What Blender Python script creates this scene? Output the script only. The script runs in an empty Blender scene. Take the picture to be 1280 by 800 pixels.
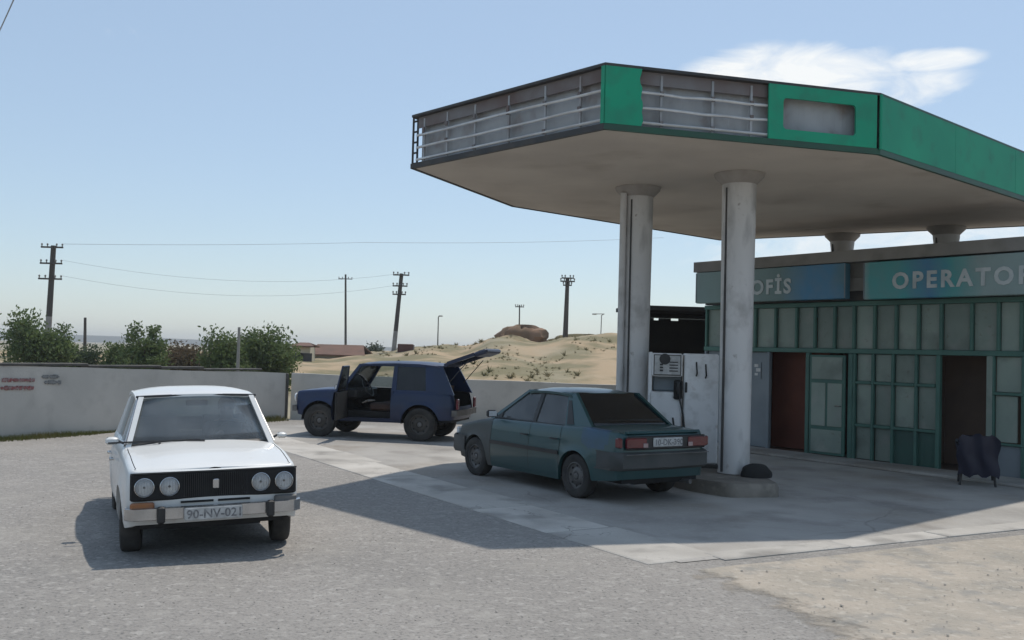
import bpy, bmesh, math, random
from mathutils import Vector, Matrix, noise
random.seed(7)
R = math.radians
sc = bpy.context.scene
COL = sc.collection

# ------------------------------------------------------------------ camera
CAM_H, PITCH, ROLL, FPX = 1.87, .0334, .0275, 1218.0
cd = bpy.data.cameras.new('camera'); cam = bpy.data.objects.new('camera', cd); COL.objects.link(cam)
cd.sensor_width = 36; cd.lens = FPX / 1280 * 36; cd.clip_start = .05; cd.clip_end = 6000
F = Vector((0, math.cos(PITCH), math.sin(PITCH))); R0 = Vector((1, 0, 0)); U0 = R0.cross(F)
RT = R0 * math.cos(ROLL) + U0 * math.sin(ROLL); UP = U0 * math.cos(ROLL) - R0 * math.sin(ROLL)
m = Matrix((RT, UP, -F)).transposed().to_4x4(); m.translation = (0, 0, CAM_H); cam.matrix_world = m
sc.camera = cam
# ------------------------------------------------------------------ sky, sun, exposure
SUN_EL, SUN_AZ = R(64), R(27)
w = bpy.data.worlds.new('World'); sc.world = w; w.use_nodes = True
nt = w.node_tree; nt.nodes.clear()
def N(t, typ, **kw):
    n = t.nodes.new(typ)
    for k, v in kw.items(): setattr(n, k, v)
    return n
def L(t, a, b): t.links.new(a, b)
sky = N(nt, 'ShaderNodeTexSky', sky_type='NISHITA', sun_disc=False, sun_elevation=SUN_EL, sun_rotation=SUN_AZ,
        altitude=0, air_density=1.0, dust_density=.45, ozone_density=1.0)
bg = N(nt, 'ShaderNodeBackground'); bg.inputs[1].default_value = .113
wo = N(nt, 'ShaderNodeOutputWorld')
tc = N(nt, 'ShaderNodeTexCoord')
def vmath(t, op, a, b=None):
    n = N(t, 'ShaderNodeVectorMath', operation=op); L(t, a, n.inputs[0])
    if b is not None:
        if isinstance(b, tuple): n.inputs[1].default_value = b
        else: L(t, b, n.inputs[1])
    return n
def fmath(t, op, a, b=None, clamp=False):
    n = N(t, 'ShaderNodeMath', operation=op, use_clamp=clamp)
    for i, v in enumerate((a, b)):
        if v is None: continue
        if isinstance(v, (int, float)): n.inputs[i].default_value = v
        else: L(t, v, n.inputs[i])
    return n.outputs[0]
def cloud_dir(x, y):
    d = F + RT * ((x - 640) / FPX) - UP * ((y - 400) / FPX); return d.normalized()
cn = N(nt, 'ShaderNodeTexNoise'); cn.inputs['Scale'].default_value = 15; cn.inputs['Detail'].default_value = 9; cn.inputs['Roughness'].default_value = .62; cn.inputs['Distortion'].default_value = .6
mp = N(nt, 'ShaderNodeMapping'); mp.inputs['Scale'].default_value = (1, 1, 2.6); L(nt, tc.outputs['Generated'], mp.inputs[0]); L(nt, mp.outputs[0], cn.inputs['Vector'])
tot = None
for (x, y, rx, rz, st) in ((985, 100, .115, .036, 1.15), (1162, 76, .05, .013, .9), (1095, 108, .09, .03, .75), (160, 42, .03, .010, .30), (1300, 300, .34, .06, .8)):
    d = cloud_dir(x, y); h = Vector((d.y, -d.x, 0)).normalized()
    v = vmath(nt, 'SUBTRACT', tc.outputs['Generated'], tuple(d))
    a = vmath(nt, 'DOT_PRODUCT', v.outputs[0], tuple(h / rx)).outputs['Value']
    b = vmath(nt, 'DOT_PRODUCT', v.outputs[0], tuple(h.cross(d) / rz)).outputs['Value']
    q = fmath(nt, 'ADD', fmath(nt, 'MULTIPLY', a, a), fmath(nt, 'MULTIPLY', b, b))
    e = fmath(nt, 'SUBTRACT', 1.35, q, True)
    e = fmath(nt, 'MULTIPLY', e, st)
    fr = vmath(nt, 'DOT_PRODUCT', tc.outputs['Generated'], tuple(d)).outputs['Value']
    e = fmath(nt, 'MULTIPLY', e, fmath(nt, 'GREATER_THAN', fr, 0))
    tot = e if tot is None else fmath(nt, 'MAXIMUM', tot, e)
den = fmath(nt, 'ADD', fmath(nt, 'MULTIPLY', tot, .95), fmath(nt, 'MULTIPLY', fmath(nt, 'SUBTRACT', cn.outputs[0], .5), 1.9))
den = fmath(nt, 'MULTIPLY', fmath(nt, 'SUBTRACT', den, .33), 1.25, True)
den = fmath(nt, 'MULTIPLY', den, fmath(nt, 'MULTIPLY', tot, 1.6, True))
mx = N(nt, 'ShaderNodeMix', data_type='RGBA'); L(nt, den, mx.inputs[0]); veil = N(nt, 'ShaderNodeMix', data_type='RGBA'); veil.inputs[0].default_value = .5; L(nt, sky.outputs[0], veil.inputs[6]); veil.inputs[7].default_value = (3.15, 4.05, 5.0, 1); L(nt, veil.outputs[2], mx.inputs[6]); mx.inputs[7].default_value = (6.6, 6.8, 6.9, 1)
L(nt, mx.outputs[2], bg.inputs[0]); L(nt, bg.outputs[0], wo.inputs[0])
sl = bpy.data.lights.new('sun', 'SUN'); sl.energy = 2.5; sl.angle = R(.9); sl.color = (1, .93, .83)
so = bpy.data.objects.new('sun', sl); COL.objects.link(so); so.location = (0, 0, 40)
SD = Vector((math.sin(SUN_AZ) * math.cos(SUN_EL), math.cos(SUN_AZ) * math.cos(SUN_EL), math.sin(SUN_EL)))
so.rotation_euler = SD.to_track_quat('Z', 'Y').to_euler()
vs = sc.view_settings; vs.view_transform = 'Standard'; vs.look = 'None'; vs.exposure = 0.33; vs.gamma = 1; vs.use_curve_mapping = False

# ------------------------------------------------------------------ pixel helpers (direction only; distance from what a thing touches)
def ray(x, y): return F + RT * ((x - 640) / FPX) - UP * ((y - 400) / FPX)
def at_depth(x, y, d):
    v = ray(x, y); return Vector((0, 0, CAM_H)) + v * (d / v.y)
def on_ground(x, y, z=0):
    v = ray(x, y); return Vector((0, 0, CAM_H)) + v * ((z - CAM_H) / v.z)

# ------------------------------------------------------------------ materials
def mat(name, c1, c2=None, scale=6, rough=.7, metal=0, bump=0, bscale=None, detail=6, c3=None, s3=40, f3=.4, coat=0, rvar=0, lo=.35, hi=.65, spec=.5, stretch=None, dust=None):
    M = bpy.data.materials.new(name); M.use_nodes = True; t = M.node_tree
    p = t.nodes['Principled BSDF']; p.inputs['Roughness'].default_value = rough; p.inputs['Metallic'].default_value = metal
    p.inputs['Coat Weight'].default_value = coat; p.inputs['Specular IOR Level'].default_value = spec
    tcn = N(t, 'ShaderNodeTexCoord'); vec = tcn.outputs['Object']
    if stretch:
        g = N(t, 'ShaderNodeMapping'); g.inputs['Scale'].default_value = stretch; L(t, vec, g.inputs[0]); vec = g.outputs[0]
    if c2 is None: c2 = tuple(v * .82 for v in c1)
    n = N(t, 'ShaderNodeTexNoise'); n.inputs['Scale'].default_value = scale; n.inputs['Detail'].default_value = detail; L(t, vec, n.inputs['Vector'])
    mr = N(t, 'ShaderNodeMapRange'); mr.inputs[1].default_value = lo; mr.inputs[2].default_value = hi; L(t, n.outputs[0], mr.inputs[0])
    x = N(t, 'ShaderNodeMix', data_type='RGBA'); L(t, mr.outputs[0], x.inputs[0]); x.inputs[6].default_value = (*c1, 1); x.inputs[7].default_value = (*c2, 1)
    out = x.outputs[2]
    if c3:
        n3 = N(t, 'ShaderNodeTexNoise'); n3.inputs['Scale'].default_value = s3; n3.inputs['Detail'].default_value = 4; L(t, vec, n3.inputs['Vector'])
        m3 = N(t, 'ShaderNodeMapRange'); m3.inputs[1].default_value = .52; m3.inputs[2].default_value = .68; m3.inputs[4].default_value = f3; L(t, n3.outputs[0], m3.inputs[0])
        x3 = N(t, 'ShaderNodeMix', data_type='RGBA'); L(t, m3.outputs[0], x3.inputs[0]); L(t, out, x3.inputs[6]); x3.inputs[7].default_value = (*c3, 1); out = x3.outputs[2]
    if dust:   # road dust thrown up over the lower body: (colour, z where it starts, z where it ends, amount)
        dc, z0, z1, am = dust
        sp = N(t, 'ShaderNodeSeparateXYZ'); L(t, tcn.outputs['Object'], sp.inputs[0])
        dn = N(t, 'ShaderNodeTexNoise'); dn.inputs['Scale'].default_value = 5; dn.inputs['Detail'].default_value = 8; L(t, tcn.outputs['Object'], dn.inputs['Vector'])
        zz = fmath(t, 'ADD', sp.outputs[2], fmath(t, 'MULTIPLY', fmath(t, 'SUBTRACT', dn.outputs[0], .5), .5))
        dm = N(t, 'ShaderNodeMapRange'); dm.inputs[1].default_value = z1; dm.inputs[2].default_value = z0; dm.inputs[3].default_value = .12 * am; dm.inputs[4].default_value = am; L(t, zz, dm.inputs[0])
        xd = N(t, 'ShaderNodeMix', data_type='RGBA'); L(t, dm.outputs[0], xd.inputs[0]); L(t, out, xd.inputs[6]); xd.inputs[7].default_value = (*dc, 1); out = xd.outputs[2]
        rr = N(t, 'ShaderNodeMapRange'); rr.inputs[3].default_value = rough; rr.inputs[4].default_value = .85; L(t, dm.outputs[0], rr.inputs[0]); L(t, rr.outputs[0], p.inputs['Roughness'])
    elif rvar:
        rr = N(t, 'ShaderNodeMapRange'); rr.inputs[3].default_value = rough - rvar; rr.inputs[4].default_value = rough + rvar; L(t, n.outputs[0], rr.inputs[0]); L(t, rr.outputs[0], p.inputs['Roughness'])
    L(t, out, p.inputs['Base Color'])
    if bump:
        bn = N(t, 'ShaderNodeTexNoise'); bn.inputs['Scale'].default_value = bscale or scale * 6; bn.inputs['Detail'].default_value = 5; L(t, vec, bn.inputs['Vector'])
        bp = N(t, 'ShaderNodeBump'); bp.inputs['Strength'].default_value = bump; bp.inputs['Distance'].default_value = .02; L(t, bn.outputs[0], bp.inputs['Height']); L(t, bp.outputs[0], p.inputs['Normal'])
    return M
def glass_mat(name, tint, refl=1.0, dusty=.14):  # dusty: pale diffuse film, dust plus painted-in reflection and see-through brightness
    M = bpy.data.materials.new(name); M.use_nodes = True; t = M.node_tree; t.nodes.clear()
    o = N(t, 'ShaderNodeOutputMaterial'); tr = N(t, 'ShaderNodeBsdfTransparent'); tr.inputs[0].default_value = (*tint, 1)
    g = N(t, 'ShaderNodeBsdfGlossy'); g.inputs['Roughness'].default_value = .04; g.inputs[0].default_value = (refl, refl, refl, 1)
    df = N(t, 'ShaderNodeBsdfDiffuse'); df.inputs[0].default_value = (.33, .345, .35, 1)
    tcn = N(t, 'ShaderNodeTexCoord'); dn = N(t, 'ShaderNodeTexNoise'); dn.inputs['Scale'].default_value = 4; dn.inputs['Detail'].default_value = 7; L(t, tcn.outputs['Object'], dn.inputs['Vector'])
    fr = N(t, 'ShaderNodeFresnel'); fr.inputs[0].default_value = 1.5
    a = N(t, 'ShaderNodeMixShader'); L(t, fmath(t, 'MULTIPLY', dn.outputs[0], dusty), a.inputs[0]); L(t, tr.outputs[0], a.inputs[1]); L(t, df.outputs[0], a.inputs[2])
    x = N(t, 'ShaderNodeMixShader'); L(t, fr.outputs[0], x.inputs[0]); L(t, a.outputs[0], x.inputs[1]); L(t, g.outputs[0], x.inputs[2]); L(t, x.outputs[0], o.inputs[0])
    return M
DUST = (.20, .18, .15)
MT = dict(
    asphalt=mat('asphalt', (.30, .28, .258), (.235, .222, .206), .45, .95, bump=.6, bscale=38, c3=(.11, .108, .105), s3=30, f3=.6, detail=10),
    ground=mat('dry_ground', (.30, .26, .18), (.22, .20, .13), .12, .98, bump=.4, bscale=6, detail=10),
    fore=mat('old_concrete', (.43, .41, .38), (.29, .275, .255), .5, .92, bump=.35, bscale=30, c3=(.19, .175, .16), s3=1.1, f3=.55, detail=10),
    slab=mat('pale_concrete', (.50, .475, .435), (.40, .375, .34), 1.2, .93, bump=.4, bscale=30, c3=(.25, .235, .215), s3=1.4, f3=.85),
    dirt=mat('sandy_dirt', (.43, .375, .31), (.32, .29, .245), 1.3, .97, bump=.7, bscale=26, c3=(.24, .235, .22), s3=3.0, f3=.7, detail=10),
    pebble=mat('pebbles', (.34, .315, .28), (.25, .24, .22), 3, .9),
    wall=mat('plaster_wall', (.56, .53, .48), (.47, .45, .41), .8, .93, bump=.25, bscale=20, c3=(.40, .38, .345), s3=2.2, f3=.55, detail=9),
    coping=mat('dark_coping', (.055, .055, .05), (.11, .10, .09), 3, .85),
    redpaint=mat('red_graffiti', (.30, .085, .08), (.33, .24, .23), 16, .9),
    greypaint=mat('grey_graffiti', (.19, .19, .19), (.27, .27, .26), 16, .9),
    grass=mat('grass_blades', (.085, .105, .03), (.15, .14, .055), 1.2, .9),
    dry=mat('dry_scrub', (.16, .15, .07), (.25, .21, .12), .3, .95),
    hill=mat('sandy_hill', (.37, .275, .17), (.185, .16, .085), .34, .97, bump=1.0, bscale=1.6, c3=(.36, .31, .22), s3=.30, f3=.5, detail=10, lo=.42, hi=.56),
    outcrop=mat('brown_rock', (.25, .15, .095), (.15, .10, .06), .8, .95, bump=.8, bscale=3),
    wood=mat('weathered_pole', (.085, .075, .065), (.055, .05, .045), 3, .9, stretch=(1, 1, .2)),
    pale=mat('pale_pole', (.30, .29, .27), (.22, .21, .20), 3, .9),
    wire=mat('wire', (.34, .37, .40), None, 3, .6),
    soffit=mat('soffit_plaster', (.62, .555, .475), (.53, .47, .405), .7, .95, bump=.12, bscale=12, c3=(.45, .39, .33), s3=.5, f3=.6, detail=8),
    galv=mat('weathered_sheet', (.40, .41, .42), (.27, .28, .29), 1.1, .7, metal=.0, bump=.15, c3=(.20, .14, .11), s3=2.2, f3=.6),
    rail=mat('grey_rail', (.66, .66, .65), (.5, .49, .48), 3, .6),
    rust=mat('rusty_flashing', (.16, .12, .11), (.22, .21, .21), 1.6, .8, metal=.2),
    dframe=mat('dark_frame', (.035, .037, .04), (.06, .055, .05), 4, .7),
    green=mat('green_panel', (.010, .34, .185), (.016, .29, .17), .8, .6, spec=.3, c3=(.035, .20, .13), s3=3, f3=.4, rvar=.08, bump=.05, bscale=2),
    green2=mat('dark_green_trim', (.012, .085, .045), (.02, .06, .04), 2, .5),
    column=mat('painted_column', (.62, .605, .59), (.52, .51, .495), .9, .6, c3=(.25, .245, .24), s3=4, f3=.5, bump=.06, stretch=(1, 1, .35)),
    collar=mat('collar_paint', (.38, .35, .32), (.28, .255, .23), 3, .8),
    kerb=mat('island_concrete', (.23, .205, .175), (.15, .135, .115), 2, .94, bump=.5, bscale=18, c3=(.30, .27, .23), s3=6, f3=.6),
    white=mat('white_enamel', (.80, .80, .80), (.70, .70, .70), 2, .4, c3=(.40, .39, .37), s3=5, f3=.45, rvar=.1),
    black=mat('black_plastic', (.018, .018, .02), (.028, .028, .028), 5, .5),
    bumperp=mat('dull_bumper_plastic', (.035, .042, .043), (.055, .058, .056), 4, .6, dust=((.11, .105, .10), .1, .75, .6)),
    matte=mat('matte_black', (.012, .012, .013), (.02, .02, .02), 5, .9),
    fgreen=mat('green_facade_frame', (.06, .155, .125), (.045, .12, .10), 1.5, .55),
    panel=mat('pale_green_panel', (.25, .305, .262), (.185, .235, .205), .9, .55, c3=(.27, .29, .262), s3=2.5, f3=.6, rvar=.1),
    gpanel=mat('dark_green_panel', (.03, .10, .08), (.04, .085, .075), 1.5, .6),
    bpanel=mat('grey_blue_panel', (.21, .245, .27), (.16, .19, .215), 1.1, .55),
    conc=mat('roof_concrete', (.30, .285, .26), (.21, .20, .185), .9, .93, bump=.2, bscale=14, c3=(.16, .15, .135), s3=1.6, f3=.6),
    redroom=mat('red_brown_wall', (.21, .075, .05), (.16, .055, .04), 1.4, .85),
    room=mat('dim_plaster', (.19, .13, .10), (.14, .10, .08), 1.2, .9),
    letter=mat('sign_letter', (.52, .56, .56), (.38, .43, .44), 3, .5),
    paper=mat('paper_notice', (.62, .62, .60), (.5, .5, .5), 9, .8),
    navy=mat('navy_plastic', (.008, .010, .028), (.012, .014, .034), 3, .5),
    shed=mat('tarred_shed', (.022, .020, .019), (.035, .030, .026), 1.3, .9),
    tyre=mat('tyre_rubber', (.022, .021, .020), (.05, .046, .042), 6, .85, bump=.2),
    rim=mat('dusty_steel_rim', (.17, .165, .16), (.10, .095, .09), 5, .55, metal=.5),
    dkrim=mat('dark_steel_rim', (.06, .055, .05), (.085, .078, .07), 5, .6, metal=.3),
    chrome=mat('worn_chrome', (.55, .55, .55), (.40, .40, .40), 5, .22, metal=.9, rvar=.08),
    lamp=mat('headlamp_reflector', (.80, .81, .82), (.70, .71, .72), 20, .25, metal=.15),
    amber=mat('amber_lens', (.30, .11, .03), (.25, .10, .05), 8, .3, coat=.4),
    red=mat('red_lens', (.13, .004, .016), (.09, .003, .012), 6, .22, coat=.5),
    clear=mat('pale_lens', (.34, .27, .27), (.3, .2, .2), 6, .25, coat=.4),
    wpaint=mat('white_car_paint', (.74, .75, .74), (.69, .695, .68), 1.5, .35, coat=.35, dust=((.42, .40, .37), .15, .75, .55)),
    gpaint=mat('dark_green_car_paint', (.005, .058, .062), (.006, .050, .054), 1.5, .32, coat=.4, dust=((.06, .08, .078), .05, .8, .35)),
    gfade=mat('dull_grey_green_paint', (.038, .052, .05), (.05, .055, .052), 2, .5, dust=((.13, .12, .11), .05, .95, .6)),
    gblue=mat('blue_repair_paint', (.008, .055, .11), (.008, .05, .075), 5, .35, coat=.3),
    npaint=mat('dark_blue_car_paint', (.002, .017, .075), (.003, .015, .052), 1.5, .42, coat=.15, dust=((.03, .035, .05), .2, .75, .3)),
    seat=mat('brown_seat_cloth', (.075, .042, .032), (.05, .03, .025), 5, .9),
    dkseat=mat('grey_seat_cloth', (.045, .046, .05), (.03, .03, .034), 5, .9),
    cloth=mat('pale_cloth', (.55, .50, .45), (.42, .38, .34), 9, .9),
    plate=mat('number_plate', (.52, .52, .51), (.36, .36, .35), 14, .5),
    ink=mat('plate_ink', (.10, .10, .11), (.25, .25, .25), 30, .6),
    skin=mat('skin', (.42, .26, .19), (.38, .23, .17), 6, .6),
    hair=mat('dark_hair', (.02, .015, .012), None, 9, .8),
    shirt=mat('dark_shirt', (.035, .04, .055), (.028, .03, .04), 5, .9),
    leafA=mat('leaves_mid_green', (.13, .18, .065), (.08, .12, .045), .9, .8, c3=(.13, .14, .065), s3=3, f3=.7),
    leafB=mat('leaves_dark_green', (.08, .11, .055), (.05, .08, .04), .9, .8, c3=(.06, .075, .035), s3=3, f3=.7),
    leafC=mat('leaves_grey_green', (.075, .095, .065), (.05, .07, .05), .9, .8),
    leafD=mat('leaves_dry_brown', (.12, .085, .05), (.085, .075, .04), .9, .85),
    bark=mat('bark', (.09, .07, .05), (.06, .05, .04), 5, .95),
    housewall=mat('cream_plaster', (.50, .44, .33), (.42, .38, .29), .8, .9),
    houseroof=mat('brown_roofing', (.16, .085, .06), (.12, .07, .05), 1.2, .9),
    boxred=mat('red_brown_metal', (.10, .035, .025), (.075, .03, .025), 2, .7),
)
GLASS = glass_mat('window_glass', (.80, .84, .83)); DARKGLASS = glass_mat('tinted_glass', (.07, .085, .095), dusty=.07); MIDGLASS = glass_mat('side_glass', (.66, .72, .70), dusty=.42); SCREENGLASS = glass_mat('sky_sheen_windscreen', (.72, .77, .77), dusty=.42)  # windscreen and side glass: pale film painted for sky reflection and see-through brightness

def translucent(M, amt):
    t = M.node_tree; p = t.nodes['Principled BSDF']; o = t.nodes['Material Output']; tr = N(t, 'ShaderNodeBsdfTranslucent'); x = N(t, 'ShaderNodeMixShader'); x.inputs[0].default_value = amt
    L(t, p.inputs['Base Color'].links[0].from_socket, tr.inputs[0]); L(t, p.outputs[0], x.inputs[1]); L(t, tr.outputs[0], x.inputs[2]); L(t, x.outputs[0], o.inputs[0])
for k_ in ('leafA', 'leafB', 'leafC', 'leafD', 'grass', 'dry'): translucent(MT[k_], .45)
def overlay(M, kindn, scale, lo, hi, col, amt, mask=None, warp=0, dist=False):
    # wear with a shape of its own laid over a base colour: fine cracks, pale flecks, oil spots
    t = M.node_tree; p = t.nodes['Principled BSDF']; src = p.inputs['Base Color'].links[0].from_socket; tcn = N(t, 'ShaderNodeTexCoord'); vec = tcn.outputs['Object']
    if warp:
        wn_ = N(t, 'ShaderNodeTexNoise'); wn_.inputs['Scale'].default_value = scale * 2; wn_.inputs['Detail'].default_value = 6; L(t, vec, wn_.inputs['Vector']); sv = N(t, 'ShaderNodeVectorMath', operation='SCALE'); sv.inputs['Scale'].default_value = warp; L(t, wn_.outputs['Color'], sv.inputs[0]); vec = vmath(t, 'ADD', vec, sv.outputs[0]).outputs[0]
    if kindn == 'crack':
        n = N(t, 'ShaderNodeTexVoronoi', feature='DISTANCE_TO_EDGE'); n.inputs['Scale'].default_value = scale; o_ = n.outputs['Distance']
    else:
        n = N(t, 'ShaderNodeTexNoise'); n.inputs['Scale'].default_value = scale; n.inputs['Detail'].default_value = 5; o_ = n.outputs[0]
    L(t, vec, n.inputs['Vector']); mr = N(t, 'ShaderNodeMapRange'); mr.inputs[1].default_value = lo; mr.inputs[2].default_value = hi; mr.inputs[4].default_value = amt; L(t, o_, mr.inputs[0]); f = mr.outputs[0]
    if mask:
        mn = N(t, 'ShaderNodeTexNoise'); mn.inputs['Scale'].default_value = mask; mn.inputs['Detail'].default_value = 3; L(t, tcn.outputs['Object'], mn.inputs['Vector']); mm = N(t, 'ShaderNodeMapRange'); mm.inputs[1].default_value = .48; mm.inputs[2].default_value = .62; L(t, mn.outputs[0], mm.inputs[0]); f = fmath(t, 'MULTIPLY', f, mm.outputs[0])
    x = N(t, 'ShaderNodeMix', data_type='RGBA'); L(t, f, x.inputs[0]); L(t, src, x.inputs[6]); x.inputs[7].default_value = (*col, 1); L(t, x.outputs[2], p.inputs['Base Color'])
overlay(MT['asphalt'], 'noise', 13, .55, .66, (.43, .41, .38), .5)
overlay(MT['asphalt'], 'noise', 24, .60, .68, (.10, .098, .095), .6)
overlay(MT['asphalt'], 'noise', 4.5, .54, .70, (.37, .35, .32), .45)
overlay(MT['asphalt'], 'noise', .9, .55, .72, (.33, .31, .28), .5)
overlay(MT['asphalt'], 'crack', .55, .010, .002, (.12, .115, .11), .30, .23, .8)
overlay(MT['asphalt'], 'noise', 1.7, .66, .74, (.10, .098, .095), .55, .4)
overlay(MT['fore'], 'crack', .42, .010, .002, (.12, .11, .10), .45, .3, .6)
overlay(MT['fore'], 'noise', .45, .52, .66, (.24, .205, .165), .55)
overlay(MT['fore'], 'noise', 2.6, .64, .72, (.12, .11, .10), .5, .5)
overlay(MT['fore'], 'noise', 12, .56, .7, (.42, .40, .37), .4)
overlay(MT['dirt'], 'noise', 11, .55, .66, (.50, .46, .40), .5)
overlay(MT['dirt'], 'noise', 21, .60, .70, (.16, .145, .125), .5)
overlay(MT['slab'], 'crack', 1.3, .012, .002, (.12, .11, .10), .7, .8, .5)
def vary(M, amt):   # every panel its own slightly different tone
    t = M.node_tree; p = t.nodes['Principled BSDF']; src = p.inputs['Base Color'].links[0].from_socket; oi = N(t, 'ShaderNodeObjectInfo'); h = N(t, 'ShaderNodeHueSaturation'); mr = N(t, 'ShaderNodeMapRange'); mr.inputs[3].default_value = 1 - amt; mr.inputs[4].default_value = 1 + amt
    L(t, oi.outputs['Random'], mr.inputs[0]); L(t, mr.outputs[0], h.inputs['Value']); L(t, src, h.inputs['Color']); L(t, h.outputs[0], p.inputs['Base Color'])
overlay(MT['panel'], 'noise', 1.6, .55, .72, (.10, .12, .105), .6)
overlay(MT['panel'], 'noise', 14, .62, .70, (.12, .10, .08), .5, 1.1)
vary(MT['panel'], .22); vary(MT['slab'], .10)
overlay(MT['column'], 'noise', 2.2, .57, .70, (.30, .285, .265), .6)
overlay(MT['column'], 'noise', 9, .64, .70, (.20, .16, .13), .55, 1.4)
overlay(MT['green'], 'noise', 2.5, .60, .75, (.03, .16, .11), .5)
overlay(MT['white'], 'noise', 6, .62, .70, (.28, .20, .14), .5, 1.5)
overlay(MT['soffit'], 'noise', .8, .58, .72, (.34, .28, .22), .45)
overlay(MT['wpaint'], 'noise', 7, .66, .74, (.30, .17, .10), .35, 1.3)
# ------------------------------------------------------------------ mesh helpers
class MB:
    def __init__(s): s.v = []; s.f = []
    def add(s, vs, fs):
        o = len(s.v); s.v += [tuple(v) for v in vs]; s.f += [tuple(i + o for i in f) for f in fs]; return s
    def box(s, c, d, rz=0, M=None):
        x, y, z = (k / 2 for k in d); c = Vector(c); rm = M or Matrix.Rotation(rz, 3, 'Z')
        vs = [c + rm @ Vector((a * x, b * y, e * z)) for e in (-1, 1) for a, b in ((-1, -1), (1, -1), (1, 1), (-1, 1))]
        return s.add(vs, [(3, 2, 1, 0), (4, 5, 6, 7), (0, 1, 5, 4), (1, 2, 6, 5), (2, 3, 7, 6), (3, 0, 4, 7)])
    def bbox(s, c, d, b=.01, rz=0):   # box with chamfered vertical and top edges
        x, y, z = (k / 2 for k in d); c = Vector(c); rm = Matrix.Rotation(rz, 3, 'Z'); vs = []
        def ring(ins, zz): return [c + rm @ Vector(p + (zz,)) for p in ((-x + ins + b, -y + ins), (x - ins - b, -y + ins), (x - ins, -y + ins + b), (x - ins, y - ins - b), (x - ins - b, y - ins), (-x + ins + b, y - ins), (-x + ins, y - ins - b), (-x + ins, -y + ins + b))]
        rings = [ring(b, -z), ring(0, -z + b), ring(0, z - b), ring(b, z)]
        for r_ in rings: vs += r_
        fs = [tuple(range(7, -1, -1)), tuple(range(24, 32))]
        for k in range(3):
            for i in range(8): j = (i + 1) % 8; fs.append((k * 8 + i, k * 8 + j, k * 8 + 8 + j, k * 8 + 8 + i))
        return s.add(vs, fs)
    def tube(s, pts, rad, n=10, cap=True):
        pts = [Vector(p) for p in pts]; rad = rad if isinstance(rad, (list, tuple)) else [rad] * len(pts); rings = []; prev = None
        for i, p in enumerate(pts):
            t = (pts[min(i + 1, len(pts) - 1)] - pts[max(i - 1, 0)]).normalized()
            if prev is None: u = t.orthogonal().normalized()
            else: u = (prev - t * prev.dot(t)).normalized()
            prev = u; v = t.cross(u)
            rings.append([p + (u * math.cos(2 * math.pi * k / n) + v * math.sin(2 * math.pi * k / n)) * rad[i] for k in range(n)])
        vs = [q for r_ in rings for q in r_]; fs = []
        for i in range(len(pts) - 1):
            for k in range(n): j = (k + 1) % n; fs.append((i * n + k, i * n + j, i * n + n + j, i * n + n + k))
        if cap: fs += [tuple(range(n - 1, -1, -1)), tuple(range((len(pts) - 1) * n, len(pts) * n))]
        return s.add(vs, fs)
    def lathe(s, prof, n=24, axis='Z', c=(0, 0, 0)):   # prof: (r, h)
        c = Vector(c); vs = []; fs = []
        for r_, h in prof:
            for k in range(n):
                a = 2 * math.pi * k / n; x, y = r_ * math.cos(a), r_ * math.sin(a)
                vs.append(c + Vector({'Z': (x, y, h), 'Y': (x, h, y), 'X': (h, x, y)}[axis]))
        for i in range(len(prof) - 1):
            for k in range(n):
                j = (k + 1) % n; q = (i * n + k, i * n + j, i * n + n + j, i * n + n + k); fs.append(q if axis != 'Y' else q[::-1])
        return s.add(vs, fs)
    def prism(s, poly, off):   # polygon of 3d points, extruded by off
        off = Vector(off); p = [Vector(q) for q in poly]; n = len(p); vs = p + [q + off for q in p]
        nv = Vector((0, 0, 0))
        for i in range(n): nv += p[i].cross(p[(i + 1) % n])
        fl = nv.dot(off) > 0
        fs = [tuple(range(n - 1, -1, -1)), tuple(range(n, 2 * n))] + [(i, (i + 1) % n, n + (i + 1) % n, n + i) for i in range(n)]
        return s.add(vs, fs if fl else [f[::-1] for f in fs])
    def grid(s, rows, off=None):   # rows of points; with off a closed slab
        nr, nc = len(rows), len(rows[0]); vs = [Vector(p) for r_ in rows for p in r_]
        fs = [(i * nc + j, i * nc + j + 1, i * nc + nc + j + 1, i * nc + nc + j) for i in range(nr - 1) for j in range(nc - 1)]
        if off is None: return s.add(vs, fs)
        off = Vector(off); n = len(vs); vs += [v + off for v in vs]; f2 = [tuple(k + n for k in f[::-1]) for f in fs]; e = []
        loop = [j for j in range(nc)] + [i * nc + nc - 1 for i in range(1, nr)] + [(nr - 1) * nc + j for j in range(nc - 2, -1, -1)] + [i * nc for i in range(nr - 2, 0, -1)]
        for a, b in zip(loop, loop[1:] + loop[:1]): e.append((b, a, a + n, b + n))
        return s.add(vs, fs + f2 + e)
    def build(s, name, m, parent=None, smooth=None, recalc=True):
        me = bpy.data.meshes.new(name); me.from_pydata(s.v, [], s.f)
        if recalc:
            b = bmesh.new(); b.from_mesh(me); bmesh.ops.recalc_face_normals(b, faces=b.faces); b.to_mesh(me); b.free()
        me.materials.append(MT[m] if isinstance(m, str) else m)
        if smooth is not None:
            me.polygons.foreach_set('use_smooth', [True] * len(me.polygons)); me.set_sharp_from_angle(angle=R(smooth))
        o = bpy.data.objects.new(name, me); COL.objects.link(o)
        if parent: o.parent = parent
        return o
def tag(o, label, cat, group=None):
    o['label'] = label; o['category'] = cat
    if group: o['group'] = group
    return o
def kind(o, k, label=None, cat=None):
    o['kind'] = k
    if label: o['label'] = label
    if cat: o['category'] = cat
    return o
def thing(name, loc, rz=0, label=None, cat=None, group=None):
    o = bpy.data.objects.new(name, None); COL.objects.link(o); o.location = loc; o.rotation_euler = (0, 0, rz); o.empty_display_size = .2
    if label: tag(o, label, cat, group)
    return o
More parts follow.
